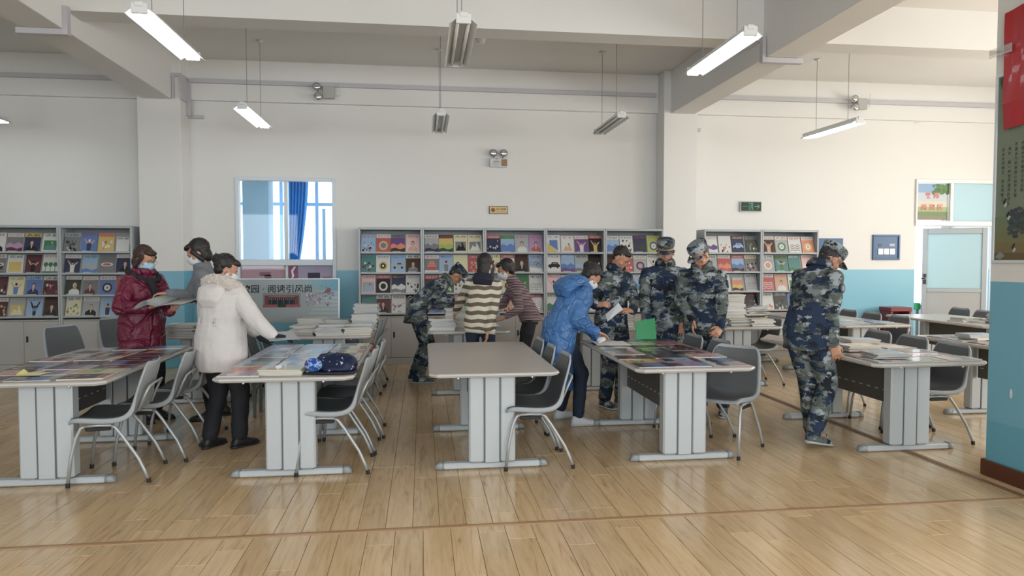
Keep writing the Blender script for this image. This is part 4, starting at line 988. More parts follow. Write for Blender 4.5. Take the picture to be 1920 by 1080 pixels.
mb.add([MBD @ Vector((x, -.006, z)) for x, z in ((bx1 - .20, .36), (bx1 - .11, .375), (bx1 - .10, .42), (bx1 - .14, .44))], [(0, 1, 2, 3)], 0, srgb(150, 75, 80))
for x, z in ((-.23, .45), (-.18, .435), (-.10, .46)): mb.add([MBD @ Vector((bx1 + x + dx, -.006, z + dz)) for dx, dz in ((0, 0), (.012, .006), (.03, .02), (.014, .012))], [(0, 1, 2, 3)], 0, srgb(50, 60, 75))
mb.obj('print', PRINTM, t)

# red crates under the poster board table, green folder etc. come with the people
def crate(x, y, z, label, wd_=.34, dp=.26, ht=.2):
    t = empty('plastic_crate', (x, y, z), label=label, cat='crate', group='red plastic crates'); RC = mat('red plastic', (.42, .03, .035), .4)
    MB().bbox((-wd_/2, -dp/2, 0), (wd_/2, dp/2, .012), .003).obj('bottom', RC, t)
    for s in (-1, 1):
        mb = MB()
        for k in range(9): u = -wd_/2 + wd_ * k / 8; mb.box((u - .008, s * dp/2 - .004, .012), (u + .008, s * dp/2 + .004, ht))
        mb.bbox((-wd_/2, s*dp/2 - .008, ht - .02), (wd_/2, s*dp/2 + .008, ht), .003); mb.obj('side_wall', RC, t)
        mb = MB()
        for k in range(7): u = -dp/2 + dp * k / 6; mb.box((s * wd_/2 - .004, u - .008, .012), (s * wd_/2 + .004, u + .008, ht))
        mb.bbox((s*wd_/2 - .008, -dp/2, ht - .02), (s*wd_/2 + .008, dp/2, ht), .003); mb.obj('end_wall', RC, t)
    return t
def stool(x, y, label, h=.44):
    t = empty('stool', (x, y, 0), label=label, cat='stool', group='red topped stools')
    MB().bbox((-.16, -.16, h - .05), (.16, .16, h), .012).obj('seat', mat('red plastic', (.42, .03, .035), .4), t)
    for sx in (-1, 1):
        for sy in (-1, 1): MB().bbox((sx*.13 - .014, sy*.13 - .014, 0), (sx*.13 + .014, sy*.13 + .014, h - .05), .003).obj('leg', mat('stool leg', (.18, .22, .22), .4), t)
crate(-1.30, 8.30, .0, 'red plastic crate on the floor under the poster table')
stool(-.70, 7.72, 'red topped stool under the right end of the poster table', .60)
stool(-1.50, 7.05, 'red topped stool beside the white coat, in front of the poster table', .60)
crate(-2.12, 8.5, .752, 'red plastic crate on the rear table below the poster board', .3, .2, .10)

# dark blue bag with iridescent round purse on the magazine table
t = empty('handbag', (-.64, 4.93, TZ + .004), R(-8), label='dark blue sequined bag with iridescent ball on the magazine table', cat='bag')
NB = ramp_mat('navy sequin cloth', [(0., (.006, .012, .045)), (.60, (.01, .02, .07)), (.66, (.45, .5, .6))], .45, lambda n, l: (lambda tx, v: (l.new(tx.outputs['Object'], v.inputs['Vector']), v.outputs[0])[1])(n.new('ShaderNodeTexCoord'), (lambda v: (setattr(v, 'label', 's'), v.inputs['Scale'].__setattr__('default_value', 38.), v)[2])(n.new('ShaderNodeTexNoise'))))
mb = MB(); mb.loft([((0.03, 0, .002), (1,0,0), (0,1,0), .13, .09), ((.03, 0, .02), (1,0,0), (0,1,0), .155, .105), ((.035, .01, .07), (1,0,0), (0,1,0), .15, .095), ((.03, .02, .11), (1,0,0), (0,1,0), .12, .06), ((.02, .02, .125), (1,0,0), (0,1,0), .09, .03)], 20, power=.8)
o = mb.obj('bag_body', NB, t, True); o.modifiers.new('s', 'SUBSURF').render_levels = 2
tx = bpy.data.textures.new('soft folds', 'CLOUDS'); tx.noise_scale = .05
d = o.modifiers.new('d', 'DISPLACE'); d.texture = tx; d.strength = .03; d.mid_level = .5
MB().loft([((-.0, -.02, .001), (1,0,0), (0,1,0), .20, .12), ((0, -.02, .008), (1,0,0), (0,1,0), .205, .125), ((0, -.02, .012), (1,0,0), (0,1,0), .18, .10)], 24, power=.7).obj('bag_flap', mat('black leather', (.012, .013, .02), .3), t, True)
IR = ramp_mat('iridescent sequin', [(0, srgb(20, 30, 90)), (.42, srgb(40, 80, 160)), (.5, srgb(150, 190, 220)), (.57, srgb(60, 60, 140)), (.66, srgb(120, 60, 110))], .15, lambda n, l: (lambda tx, v: (l.new(tx.outputs['Object'], v.inputs['Vector']), v.outputs[0])[1])(n.new('ShaderNodeTexCoord'), (lambda v: (v.inputs['Scale'].__setattr__('default_value', 22.), v)[1])(n.new('ShaderNodeTexNoise'))), interp='LINEAR')
MB().ball((-.10, -.085, .058), (.062, .04, .048), 20, 12).obj('round_purse', IR, t, True)
tag(MB().tube([(-.62, 5.1, TZ + .02), (-.5, 5.02, TZ + .03), (-.47, 4.93, TZ + .02), (-.52, 4.86, TZ + .012)], .006).obj('bag_strap', mat('black leather', (.012, .013, .02), .3)), 'thin black strap trailing beside the blue bag', 'strap')

# ------------------------------------------------------------------ people
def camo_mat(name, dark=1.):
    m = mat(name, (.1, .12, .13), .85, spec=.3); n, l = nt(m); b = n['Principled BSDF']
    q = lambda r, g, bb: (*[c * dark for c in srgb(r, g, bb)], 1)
    tc = n.new('ShaderNodeTexCoord'); mp = n.new('ShaderNodeMapping'); mp.inputs['Scale'].default_value = (1, 1, 1.55)
    l.new(tc.outputs['Object'], mp.inputs[0])
    sn = n.new('ShaderNodeVectorMath'); sn.operation = 'SNAP'; sn.inputs[1].default_value = (.007, .007, .007); l.new(mp.outputs[0], sn.inputs[0])
    def mask(off, scale, thr):
        a = n.new('ShaderNodeVectorMath'); a.operation = 'ADD'; a.inputs[1].default_value = (off, off * .7, off * 1.3); l.new(sn.outputs[0], a.inputs[0])
        t = n.new('ShaderNodeTexNoise'); t.inputs['Scale'].default_value = scale; t.inputs['Detail'].default_value = 6.; t.inputs['Roughness'].default_value = .62; l.new(a.outputs[0], t.inputs['Vector'])
        g = n.new('ShaderNodeMath'); g.operation = 'GREATER_THAN'; g.inputs[1].default_value = thr; l.new(t.outputs[0], g.inputs[0]); return g.outputs[0]
    col = None
    for off, scale, thr, c in ((11.3, 7., .53, q(118, 127, 130)), (3.1, 8., .56, q(158, 164, 170)), (27.7, 6.4, .525, q(40, 54, 78)), (41.9, 9., .57, q(32, 38, 46))):
        mx = n.new('ShaderNodeMix'); mx.data_type = 'RGBA'; l.new(mask(off, scale, thr), mx.inputs[0])
        if col is None: mx.inputs[6].default_value = q(88, 96, 92)
        else: l.new(col, mx.inputs[6])
        mx.inputs[7].default_value = c; col = mx.outputs[2]
    l.new(col, b.inputs['Base Color'])
    t = n.new('ShaderNodeTexNoise'); t.inputs['Scale'].default_value = 9; t.inputs['Detail'].default_value = 3; l.new(tc.outputs['Object'], t.inputs['Vector'])
    bp = n.new('ShaderNodeBump'); bp.inputs['Strength'].default_value = .7; bp.inputs['Distance'].default_value = .03
    l.new(t.outputs[0], bp.inputs['Height']); l.new(bp.outputs[0], b.inputs['Normal'])
    return m
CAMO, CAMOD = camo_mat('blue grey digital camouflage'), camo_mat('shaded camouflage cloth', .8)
SKIN = mat('skin', srgb(186, 138, 114), .5, var=(6, .05)); HAIR = mat('black hair', (.012, .010, .010), .45, bump=('n', 60, .6, .01)); HAIRB = mat('dark brown hair', (.04, .018, .014), .45, bump=('n', 60, .6, .01))
LIP = mat('lips', srgb(150, 85, 80), .5); EYEW = mat('eye', (.015, .01, .01), .2); MASKB = mat('light blue mask', srgb(165, 200, 222), .7); MASKW = mat('white mask', srgb(215, 220, 225), .7)
MAROON = mat('maroon padded nylon', srgb(102, 22, 52), .42, bump=('quilt', 5.5, .5, .04), var=(4, .25)); WCOAT = mat('white coat cloth', srgb(208, 204, 203), .8, bump=('n', 7, .5, .03)); FUR = mat('cream fur', srgb(222, 212, 205), .95, bump=('n', 70, 1., .03), sheen=.4)
GREYC = mat('grey wool coat', srgb(112, 116, 122), .85, bump=('n', 9, .4, .02)); BLUEC = mat('shiny blue quilted nylon', srgb(66, 112, 168), .34, bump=('quilt', 7, .45, .03), var=(2.5, .25)); BLACKC = mat('black trousers cloth', (.012, .013, .018), .8, bump=('n', 8, .5, .03)); JEAN = mat('dark blue jeans', (.012, .022, .045), .8, bump=('n', 8, .5, .03))
SHOEB = mat('black shoe', (.012, .012, .014), .45); SHOEW = mat('white trainer', (.62, .64, .68), .5); SHOEC = camo_mat('camouflage shoe', 1.15); SOLE = mat('pale sole', (.45, .46, .46), .6); GLOVE = mat('black knit glove', (.008, .012, .02), .9); GREENP = mat('green folder plastic', srgb(20, 135, 80), .3); NAVYH = mat('navy hood cloth', (.012, .014, .028), .8)
def stripes(name, a, b, freq, duty, zig=0.):
    def build(n, l):
        tc = n.new('ShaderNodeTexCoord'); s = n.new('ShaderNodeSeparateXYZ'); l.new(tc.outputs['Object'], s.inputs[0])
        nz = n.new('ShaderNodeTexNoise'); nz.inputs['Scale'].default_value = 3; l.new(tc.outputs['Object'], nz.inputs['Vector'])
        if zig:
            pp = n.new('ShaderNodeMath'); pp.operation = 'PINGPONG'; pp.inputs[1].default_value = .07; l.new(s.outputs[0], pp.inputs[0])
            z1 = n.new('ShaderNodeMath'); z1.operation = 'MULTIPLY_ADD'; z1.inputs[1].default_value = zig; l.new(pp.outputs[0], z1.inputs[0]); l.new(s.outputs[2], z1.inputs[2]); src = z1.outputs[0]
        else: src = s.outputs[2]
        ad = n.new('ShaderNodeMath'); ad.operation = 'MULTIPLY_ADD'; ad.inputs[1].default_value = .03; l.new(nz.outputs[0], ad.inputs[0]); l.new(src, ad.inputs[2])
        m = n.new('ShaderNodeMath'); m.operation = 'MULTIPLY'; m.inputs[1].default_value = freq; l.new(ad.outputs[0], m.inputs[0])
        f = n.new('ShaderNodeMath'); f.operation = 'FRACT'; l.new(m.outputs[0], f.inputs[0]); return f.outputs[0]
    return ramp_mat(name, [(0, a), (duty, b)], .9, build, bump=.5)
ST1 = stripes('brown and cream stripe knit', srgb(108, 94, 82), srgb(208, 203, 186), 12., .48, .16)
ST2 = stripes('maroon and white stripe knit', srgb(66, 34, 46), srgb(190, 172, 176), 58., .62)
FOLD = bpy.data.textures.new('cloth folds', 'CLOUDS'); FOLD.noise_scale = .11; FOLD.noise_depth = 2
FURT = bpy.data.textures.new('fur tufts', 'CLOUDS'); FURT.noise_scale = .018; FURT.noise_depth = 2
V3 = Vector
def organic(mb, name, m, parent, voxel, smooth=5, fold=0., tex=None, dec=None):
    o = mb.obj(name, m, parent, True)
    r = o.modifiers.new('r', 'REMESH'); r.mode = 'VOXEL'; r.voxel_size = voxel; r.use_smooth_shade = True
    if smooth: s = o.modifiers.new('s', 'SMOOTH'); s.factor = .5; s.iterations = smooth
    if fold: d = o.modifiers.new('d', 'DISPLACE'); d.texture = tex or FOLD; d.strength = fold; d.mid_level = .5; d.texture_coords = 'GLOBAL'
    if dec: d = o.modifiers.new('x', 'DECIMATE'); d.ratio = dec
    return o
def ik(a, t, l1, l2, pole):
    d = t - a; L = min(d.length, (l1 + l2) * .995); u = d.normalized(); t = a + u * L
    x = (l1*l1 - l2*l2 + L*L) / (2*L); h = math.sqrt(max(l1*l1 - x*x, 0))
    p = (pole - u * pole.dot(u)).normalized()
    return a + u * x + p * h, t
def hand(mb, wr, d, palm, k=1., curl=.5, side=1):
    """wrist point, direction of the fingers, palm normal; four unequal fingers + thumb"""
    d = d.normalized(); palm = (palm - d * palm.dot(d)).normalized(); s = d.cross(palm) * side
    c0 = wr + d * .045 * k
    mb.loft([(wr - d*.01, s, palm, .026*k, .019*k), (wr + d*.02*k, s, palm, .032*k, .018*k), (wr + d*.055*k, s, palm, .040*k, .016*k), (wr + d*.088*k, s, palm, .040*k, .013*k), (wr + d*.097*k, s, palm, .034*k, .010*k)], 12)
    for i, (L, o_) in enumerate(((.070, -1.5), (.078, -.5), (.072, .5), (.056, 1.5))):
        b = wr + d * .085 * k + s * (-o_ * .0205 * k); a1 = curl * .6; a2 = curl * 1.5
        e0 = s * (-o_ * .07)
        d1 = (d * math.cos(a1) + palm * math.sin(a1) + e0).normalized(); d2 = (d * math.cos(a2) + palm * math.sin(a2) + e0).normalized()
        m_ = b + d1 * L * .52 * k; mb.cap(b, m_, .0092*k, .0085*k, 8); mb.cap(m_, m_ + d2 * L * .48 * k, .0085*k, .0068*k, 8)
    b = wr + d * .025 * k + s * .026 * k; d1 = (d * .75 + s * .6 + palm * .35).normalized(); m_ = b + d1 * .042 * k
    mb.cap(b, m_, .013*k, .0105*k, 8); mb.cap(m_, m_ + (d * .9 + s * .15 + palm * .4).normalized() * .032 * k, .0102*k, .0082*k, 8)

def person(label, base, phi, H=1.70, lean=0., side=0., twist=0., sink=0., pel=None, head=(0., 0.), neck=None, hands=None, feet=None, outfit='camo', hair='short', cap=False, mask=None, glasses=False, wide=1., loose=1., hand_dirs=None, curls=(.5, .5), shoe=None, gloves=False, hairm=None, poles=None):
    """phi: facing in degrees from +x; lean forward in degrees; head = (turn left, nod down) in degrees; hands / feet = world targets (right, left)"""
    k = H / 1.70
    f = V3((math.cos(R(phi)), math.sin(R(phi)), 0)); r = V3((f.y, -f.x, 0)); up = V3((0, 0, 1))
    root = empty('person', (base[0], base[1], 0), label=label, cat='person')
    bx, by = base
    def done(o): o.location = (-bx, -by, 0); return o       # meshes are laid out in world metres
    P = V3(pel) if pel else V3((bx, by, .95 * k - sink))
    s = (up * math.cos(R(lean)) + f * math.sin(R(lean)) + r * math.tan(R(side))).normalized()
    ft = (f - s * f.dot(s)).normalized() if abs(f.dot(s)) < .99 else -up
    ft = (ft + r * 0).normalized()
    rt = ft.cross(s).normalized()
    rs = (rt * math.cos(R(twist)) + ft * math.sin(R(twist))).normalized(); fs = s.cross(rs).normalized()
    N = P + s * .50 * k
    nl = lean * .75 if neck is None else neck
    nd = (up * math.cos(R(nl)) + f * math.sin(R(nl)) + r * math.tan(R(side))*.5).normalized()
    Hc = N + nd * .135 * k + f * .015
    ya = R(phi + head[0]); pt = R(head[1])
    hf0 = V3((math.cos(ya), math.sin(ya), 0)); hr = V3((hf0.y, -hf0.x, 0))
    hf = hf0 * math.cos(pt) - up * math.sin(pt); hu = hr.cross(hf).normalized()
    shR, shL = N + rs * .160 * k * wide - s * .082 * k, N - rs * .160 * k * wide - s * .082 * k
    hands = hands or (shR - up * .50 * k + f * .05 + r * .06, shL - up * .50 * k + f * .05 - r * .06)
    elb = []
    pr_, pl_ = poles or (None, None)
    for sh, t_, sg, po in ((shR, hands[0], 1, pr_), (shL, hands[1], -1, pl_)):
        po = V3(po) if po else (-f * .8 - up * .5 + r * sg * .5)
        e, t2 = ik(sh, V3(t_), .285 * k, .245 * k, po); elb.append((e, t2))
    feet = feet or ((bx + r.x*.10 - f.x*.02, by + r.y*.10 - f.y*.02), (bx - r.x*.10 + f.x*.05, by - r.y*.10 + f.y*.05))
    feet = [V3((q[0], q[1], (q[2] if len(q) > 2 else 0))) for q in feet]
    hips = [P + rt * .085 * k - up * .03, P - rt * .085 * k - up * .03]
    kn = []
    for hp, q in zip(hips, feet):
        an = V3((q.x, q.y, q.z + .085 * k)); e, t2 = ik(hp, an, .43 * k, .42 * k, f); kn.append((e, an))
    # ---- one continuous body
    b = MB()
    b.loft([(P - s*.06, rt, ft, .10*k, .08*k), (P, rt, ft, .13*k, .09*k), (P + s*.2*k, rt, ft, .11*k, .08*k), (P + s*.36*k, rs, fs, .135*k, .085*k), (P + s*.455*k, rs, fs, .13*k, .07*k), (N, rs, fs, .06*k, .055*k)], 14)
    b.cap(N - s*.03, Hc - hu*.05 - hf*.012, .058*k, .053*k, 12)
    b.ball(Hc + hu*.028 - hf*.012, (.077*k, .096*k, .088*k), 18, 12, ax=(hr, hf, hu))
    b.loft([(Hc - hu*.118*k + hf*.062*k, hr, hf, .016*k, .014*k), (Hc - hu*.108*k + hf*.048*k, hr, hf, .034*k, .034*k), (Hc - hu*.085*k + hf*.026*k, hr, hf, .049*k, .058*k), (Hc - hu*.05*k + hf*.010*k, hr, hf, .061*k, .076*k), (Hc - hu*.01*k + hf*.003*k, hr, hf, .069*k, .086*k), (Hc + hu*.03*k, hr, hf, .072*k, .088*k)], 18)
    b.loft([(Hc + hf*.084*k + hu*.012*k, hr, hu, .007*k, .012*k), (Hc + hf*.092*k - hu*.012*k, hr, hu, .010*k, .016*k), (Hc + hf*.098*k - hu*.030*k, hr, hu, .014*k, .011*k), (Hc + hf*.086*k - hu*.036*k, hr, hu, .012*k, .006*k)], 8)
    b.cap(Hc + hf*.080*k + hu*.022*k - hr*.034*k, Hc + hf*.080*k + hu*.022*k + hr*.034*k, .009*k, .009*k)
    b.ball(Hc + hf*.076*k - hu*.068*k, (.022*k, .010*k, .011*k), 10, 6, ax=(hr, hf, hu)); b.ball(Hc + hf*.068*k - hu*.100*k, (.018*k, .012*k, .013*k), 10, 6, ax=(hr, hf, hu))
    for sg in (-1, 1):
        b.ball(Hc + hr*sg*.052*k + hf*.050*k - hu*.03*k, (.02*k, .022*k, .02*k), 8, 6, ax=(hr, hf, hu))
        b.ball(Hc + hr*sg*.077*k - hf*.008*k - hu*.012*k, (.009*k, .020*k, .031*k), 10, 7, ax=((hr*.9 - hf*.35*sg).normalized(), (hf*.9 + hr*.35*sg).normalized(), hu))
    for i, (sh, (e, t2), sg) in enumerate(zip((shR, shL), elb, (1, -1))):
        b.cap(sh, e, .045*k, .036*k); b.cap(e, t2, .036*k, .025*k)
        hd = V3(hand_dirs[i][0]) if hand_dirs and hand_dirs[i] else (t2 - e).normalized()
        pn = V3(hand_dirs[i][1]) if hand_dirs and hand_dirs[i] else (-r * sg + f * .2)
        if not gloves: hand(b, t2, hd, pn, k, curls[i], 1 if sg > 0 else -1)
        else:
            g = MB(); g.cap(t2 - (t2 - e).normalized()*.05, t2, .036, .036); hand(g, t2, hd, pn, k * 1.12, curls[i], 1); done(organic(g, 'glove', GLOVE, root, .006, 1))
    for hp, (kk, an), q in zip(hips, kn, feet):
        b.cap(hp, kk, .07*k, .045*k); b.cap(kk, an, .045*k, .032*k); b.cap(an - up*.04, an - up*.045 + f*.12, .028*k, .022*k)
    body = done(organic(b, 'body', SKIN, root, .0052, 2, dec=.45))
    # ---- face
    face = lambda nm, mb_, m_: done(mb_.obj(nm, m_, root, True))
    for sg in (-1, 1):
        if not glasses or True: face('eye', MB().ball(Hc + hr*sg*.031*k + hf*.0805*k + hu*.004*k, (.0135*k, .006*k, .0042*k), 8, 5, ax=(hr, hf, hu)), EYEW)
        if not cap: face('eyebrow', MB().cap(Hc + hr*sg*.018*k + hf*.090*k + hu*.024*k, Hc + hr*sg*.046*k + hf*.078*k + hu*.026*k, .0035, .0025, 6), HAIR)
    if not mask: face('mouth', MB().ball(Hc + hf*.084*k - hu*.066*k, (.022*k, .006*k, .006*k), 10, 5, ax=(hr, hf, hu)), LIP)
    if mask:
        mm = MB().loft([(Hc - hu*.118*k + hf*.045*k, hr, hf, .030*k, .022*k), (Hc - hu*.100*k + hf*.040*k, hr, hf, .052*k, .046*k), (Hc - hu*.06*k + hf*.040*k, hr, hf, .066*k, .074*k), (Hc - hu*.025*k + hf*.040*k, hr, hf, .066*k, .082*k), (Hc - hu*.004*k + hf*.046*k, hr, hf, .050*k, .064*k)], 20)
        mo = face('face_mask', mm, MASKB if mask == 'b' else MASKW)
        em = MB()
        for sg in (-1, 1):
            for dz in (-.02, -.085): em.cap(Hc + hr*sg*.064*k + hf*.04*k + hu*dz*k, Hc + hr*sg*.079*k - hf*.012*k + hu*(.012 if dz > -.05 else -.04)*k, .002, .002, 5)
        em.obj('ear_loop', MASKW, mo)
    if glasses:
        g = MB()
        for sg in (-1, 1):
            c = Hc + hr*sg*.033*k + hf*.102*k + hu*.002*k
            g.tube([c + hr*.024*math.cos(a) + hu*.017*math.sin(a) for a in [j*math.pi/6 for j in range(13)]], .0017, 5)
            g.tube([c + hr*sg*.024, Hc + hr*sg*.074*k + hf*.08*k + hu*.006, Hc + hr*sg*.082*k - hf*.01*k + hu*.004], .0016, 5)
        g.tube([Hc + hf*.104*k - hr*.009, Hc + hf*.107*k + hu*.005, Hc + hf*.104*k + hr*.009], .0016, 5)
        face('glasses', g, mat('silver glasses frame', (.55, .55, .55), .25, .8))
    # ---- hair
    hm = hairm or HAIR; hb = MB()
    A = (hr, hf, hu)
    if hair == 'short':
        hb.ball(Hc + hu*.040*k - hf*.022*k, (.080*k, .095*k, .088*k), 18, 12, ax=A); hb.ball(Hc - hf*.046*k - hu*.012*k, (.064*k, .052*k, .055*k), 12, 9, ax=A)
        if not cap: hb.ball(Hc + hu*.075*k + hf*.035*k, (.062*k, .050*k, .032*k), 12, 8, ax=A)
    else:
        hb.ball(Hc + hu*.040*k - hf*.036*k, (.089*k, .098*k, .094*k), 18, 12, ax=A); hb.ball(Hc + hu*.082*k + hf*.040*k, (.066*k, .050*k, .032*k), 12, 8, ax=A)
        if hair == 'bob':
            hb.ball(Hc - hf*.050*k - hu*.035*k, (.085*k, .062*k, .085*k), 14, 9, ax=A)
            for sg in (-1, 1): hb.cap(Hc + hr*sg*.078*k + hf*.03*k + hu*.03*k, Hc + hr*sg*.082*k - hf*.01*k - hu*.075*k, .022*k, .024*k)
        if hair == 'bun':
            hb.ball(Hc - hf*.050*k - hu*.02*k, (.078*k, .055*k, .062*k), 14, 9, ax=A); hb.ball(Hc - hf*.122*k + hu*.045*k, (.042*k, .036*k, .042*k), 12, 8, ax=A)
            for j in range(7): a = j * .9; hb.cap(Hc - hf*.122*k + hu*.045*k, Hc - hf*(.13 + .02*math.sin(a))*k + hu*(.045 + .055*math.sin(a))*k + hr*.05*math.cos(a), .01, .005, 6)
        if hair == 'long':
            dn = -up
            hb.cap(Hc - hf*.045*k - hu*.01*k, Hc - hf*.09*k + dn*.17*k, .075*k, .052*k, 14)
            for sg in (-1, 1): hb.cap(Hc + hr*sg*.072*k + hf*.012*k + hu*.02*k, Hc + hr*sg*.085*k + hf*.015*k + dn*.20*k, .028*k, .018*k)
        if hair == 'tied':
            hb.ball(Hc - hf*.052*k - hu*.025*k, (.080*k, .058*k, .075*k), 14, 9, ax=A); hb.cap(Hc - hf*.10*k - hu*.0*k, Hc - hf*.135*k - hu*.06*k, .026*k, .012*k)
            for sg in (-1, 1): hb.cap(Hc + hr*sg*.078*k + hf*.02*k + hu*.03*k, Hc + hr*sg*.080*k - hf*.01*k - hu*.02*k, .016*k, .014*k)
    done(organic(hb, 'hair', hm, root, .0065, 3, .010, FURT))
    if cap:
        c0 = Hc + hu*.052*k - hf*.008*k
        ct = MB().loft([(c0 - hu*.010*k, hr, hf, .086*k, .106*k), (c0 + hu*.02*k, hr, hf, .089*k, .109*k), (c0 + hu*.062*k - hf*.004, hr, hf, .094*k, .114*k), (c0 + hu*.080*k - hf*.006, hr, hf, .088*k, .108*k), (c0 + hu*.086*k - hf*.006, hr, hf, .05*k, .06*k)], 26)
        co = done(ct.obj('cap', CAMO, root, True)); sb = co.modifiers.new('s', 'SUBSURF'); sb.render_levels = 1
        vb = MB(); V = []; n = 14
        for row, (dd, zz) in enumerate(((.0, 0), (.038, -.007), (.074, -.018))):
            for i in range(n + 1):
                a = math.pi * (i / n) * .80 + math.pi * .10
                rad = 1 + dd / .11 * (math.sin(a) ** 1.2)
                V.append(c0 - hu*.004*k + hr*math.cos(a)*.088*k*min(rad, 1.06 + dd) + hf*math.sin(a)*.108*k*rad + hu*(zz - .012*abs(math.cos(a)))*k)
        vb.add(V, [(j*(n+1)+i, (j+1)*(n+1)+i, (j+1)*(n+1)+i+1, j*(n+1)+i+1) for j in range(2) for i in range(n)])
        vo = vb.obj('visor', CAMO, co, True); sm = vo.modifiers.new('t', 'SOLIDIFY'); sm.thickness = .004
        if abs(((phi + head[0] + 90 + 180) % 360) - 180) < 60:
            MB().loft([(c0 + hf*.111*k + hu*.035, hr, hu, .020, .020), (c0 + hf*.116*k + hu*.035, hr, hu, .019, .019), (c0 + hf*.118*k + hu*.035, hr, hu, .012, .012)], 14).obj('cap_badge', mat('olive badge', srgb(105, 110, 60), .4, .3), co)
    # ---- clothes
    lw = loose
    top = {'camo': CAMO, 'maroon': MAROON, 'white': WCOAT, 'grey': GREYC, 'blue': BLUEC, 'st1': ST1, 'st2': ST2}[outfit]
    j = MB()
    puff = {'camo': 1.12, 'maroon': 1.34, 'white': 1.46, 'grey': 1.2, 'blue': 1.32, 'st1': 1.12, 'st2': 1.0}[outfit] * lw
    hem = {'camo': .18, 'maroon': .36, 'white': .26, 'grey': .3, 'blue': .56, 'st1': .08, 'st2': .06}[outfit]
    down = (-up * .9 - f * .1 * (lean > 25)).normalized()
    q = puff
    secs = [(P + down*hem*k, rt, f, .165*q*k*(1.12 if hem > .4 else 1.), .135*q*k*(1.1 if hem > .4 else 1.)), (P + down*hem*.5*k, rt, ft, .175*q*k, .138*q*k), (P + s*.02, rt, ft, .172*q*k, .13*q*k), (P + s*.16*k, rt, ft, .158*q*k, .118*q*k),
            (P + s*.30*k, rs, fs, .172*q*k*wide, .122*q*k), (P + s*.40*k, rs, fs, .180*q*k*wide, .112*q*k), (P + s*.44*k, rs, fs, .140*q*k*wide, .09*q*k), (P + s*.48*k, rs, fs, .085*q*k, .072*q*k), (N + s*.035 + nd*.01, rs, fs, .070*k*max(1, q*.92), .066*k*max(1, q*.92))]
    j.loft(secs, 22)
    for sh, (e, t2) in zip((shR, shL), elb):
        u2 = (t2 - e).normalized(); en = e + u2 * ((t2 - e).length - (.0 if outfit != 'st2' else .05) - .012)
        j.cap(N - s*.030*k, sh + s*.006, .058*k*q**.5, .046*q*k, 12); j.ball(sh, .054*q*k); j.cap(sh, e, .060*q*k, .054*q*k, 12); j.cap(e, en, .054*q*k, .040*q*k, 12)
    jn = {'camo': 'jacket', 'maroon': 'coat', 'white': 'coat', 'grey': 'coat', 'blue': 'coat', 'st1': 'sweater', 'st2': 'sweater'}[outfit]
    jk = done(organic(j, jn, top, root, .0095, 5, {'camo': .022, 'maroon': .024, 'white': .018, 'grey': .018, 'blue': .026, 'st1': .014, 'st2': .008}[outfit]))
    if outfit == 'camo':
        cm = MB(); rr_ = .072 * k
        V = []; n = 18
        for row, (z_, rad) in enumerate(((-.025, 1.22), (.012, 1.16), (.045, 1.1), (.02, 1.32), (-.018, 1.42))):
            for i in range(n):
                a = math.pi/2 + .22 + (2*math.pi - .44) * i / (n - 1)
                V.append(N + s*(z_ + .015) + nd*.008 + rs*math.cos(a)*rr_*rad + fs*math.sin(a)*rr_*rad)
        cm.add(V, [(j_*n+i, j_*n+i+1, (j_+1)*n+i+1, (j_+1)*n+i) for j_ in range(4) for i in range(n-1)])
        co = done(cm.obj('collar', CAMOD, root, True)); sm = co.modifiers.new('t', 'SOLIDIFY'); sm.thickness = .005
        dv = .122*q*k
        for sg in (-1, 1):      # chest pockets with flaps, buttoned front
            c = P + s*.325*k + rs*sg*.085*k + fs*(dv*.90 + .005)
            M = Matrix.Translation(c) @ Matrix((rs, -fs, s)).transposed().to_4x4() @ Matrix.Rotation(R(-14*sg), 4, 'Z')
            MB().bbox((-.058*k, -.010, -.06*k), (.058*k, .02, .045*k), .006, M=M).obj('pocket', CAMO, jk)
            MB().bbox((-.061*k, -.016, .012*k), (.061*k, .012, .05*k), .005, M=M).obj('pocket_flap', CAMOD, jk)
        M = Matrix.Translation(P + s*.27*k + fs*(dv*1.0 + .0)) @ Matrix((rs, -fs, s)).transposed().to_4x4()
        MB().bbox((-.02, -.006, -.12*k), (.02, .03, .13*k), .006, M=M).obj('front_placket', CAMOD, jk)
        for sh, (e, t2), sg in zip((shR, shL), elb, (1, -1)):
            ax = (e - sh).normalized(); out = (rs*sg - ax*(rs*sg).dot(ax)).normalized()
            c = sh + ax*.09*k + out*.062*q*k; sd = ax.cross(out).normalized()
            MB().loft([(c - out*.02, sd, ax, .032, .040), (c + out*.004, sd, ax, .032, .040), (c + out*.006, sd, ax, .026, .034)], 16).obj('arm_patch', mat('dark arm patch', srgb(40, 46, 62), .6), jk)
            MB().loft([(c + out*.005, sd, ax, .018, .024), (c + out*.0085, sd, ax, .016, .022)], 10).obj('patch_emblem', mat('patch thread', srgb(125, 128, 130), .6), jk)
            u2 = (t2 - e).normalized(); done(MB().tube([t2 - u2*.055, t2 - u2*.006], .043*q*k, 16).obj('cuff', CAMOD, root, True))
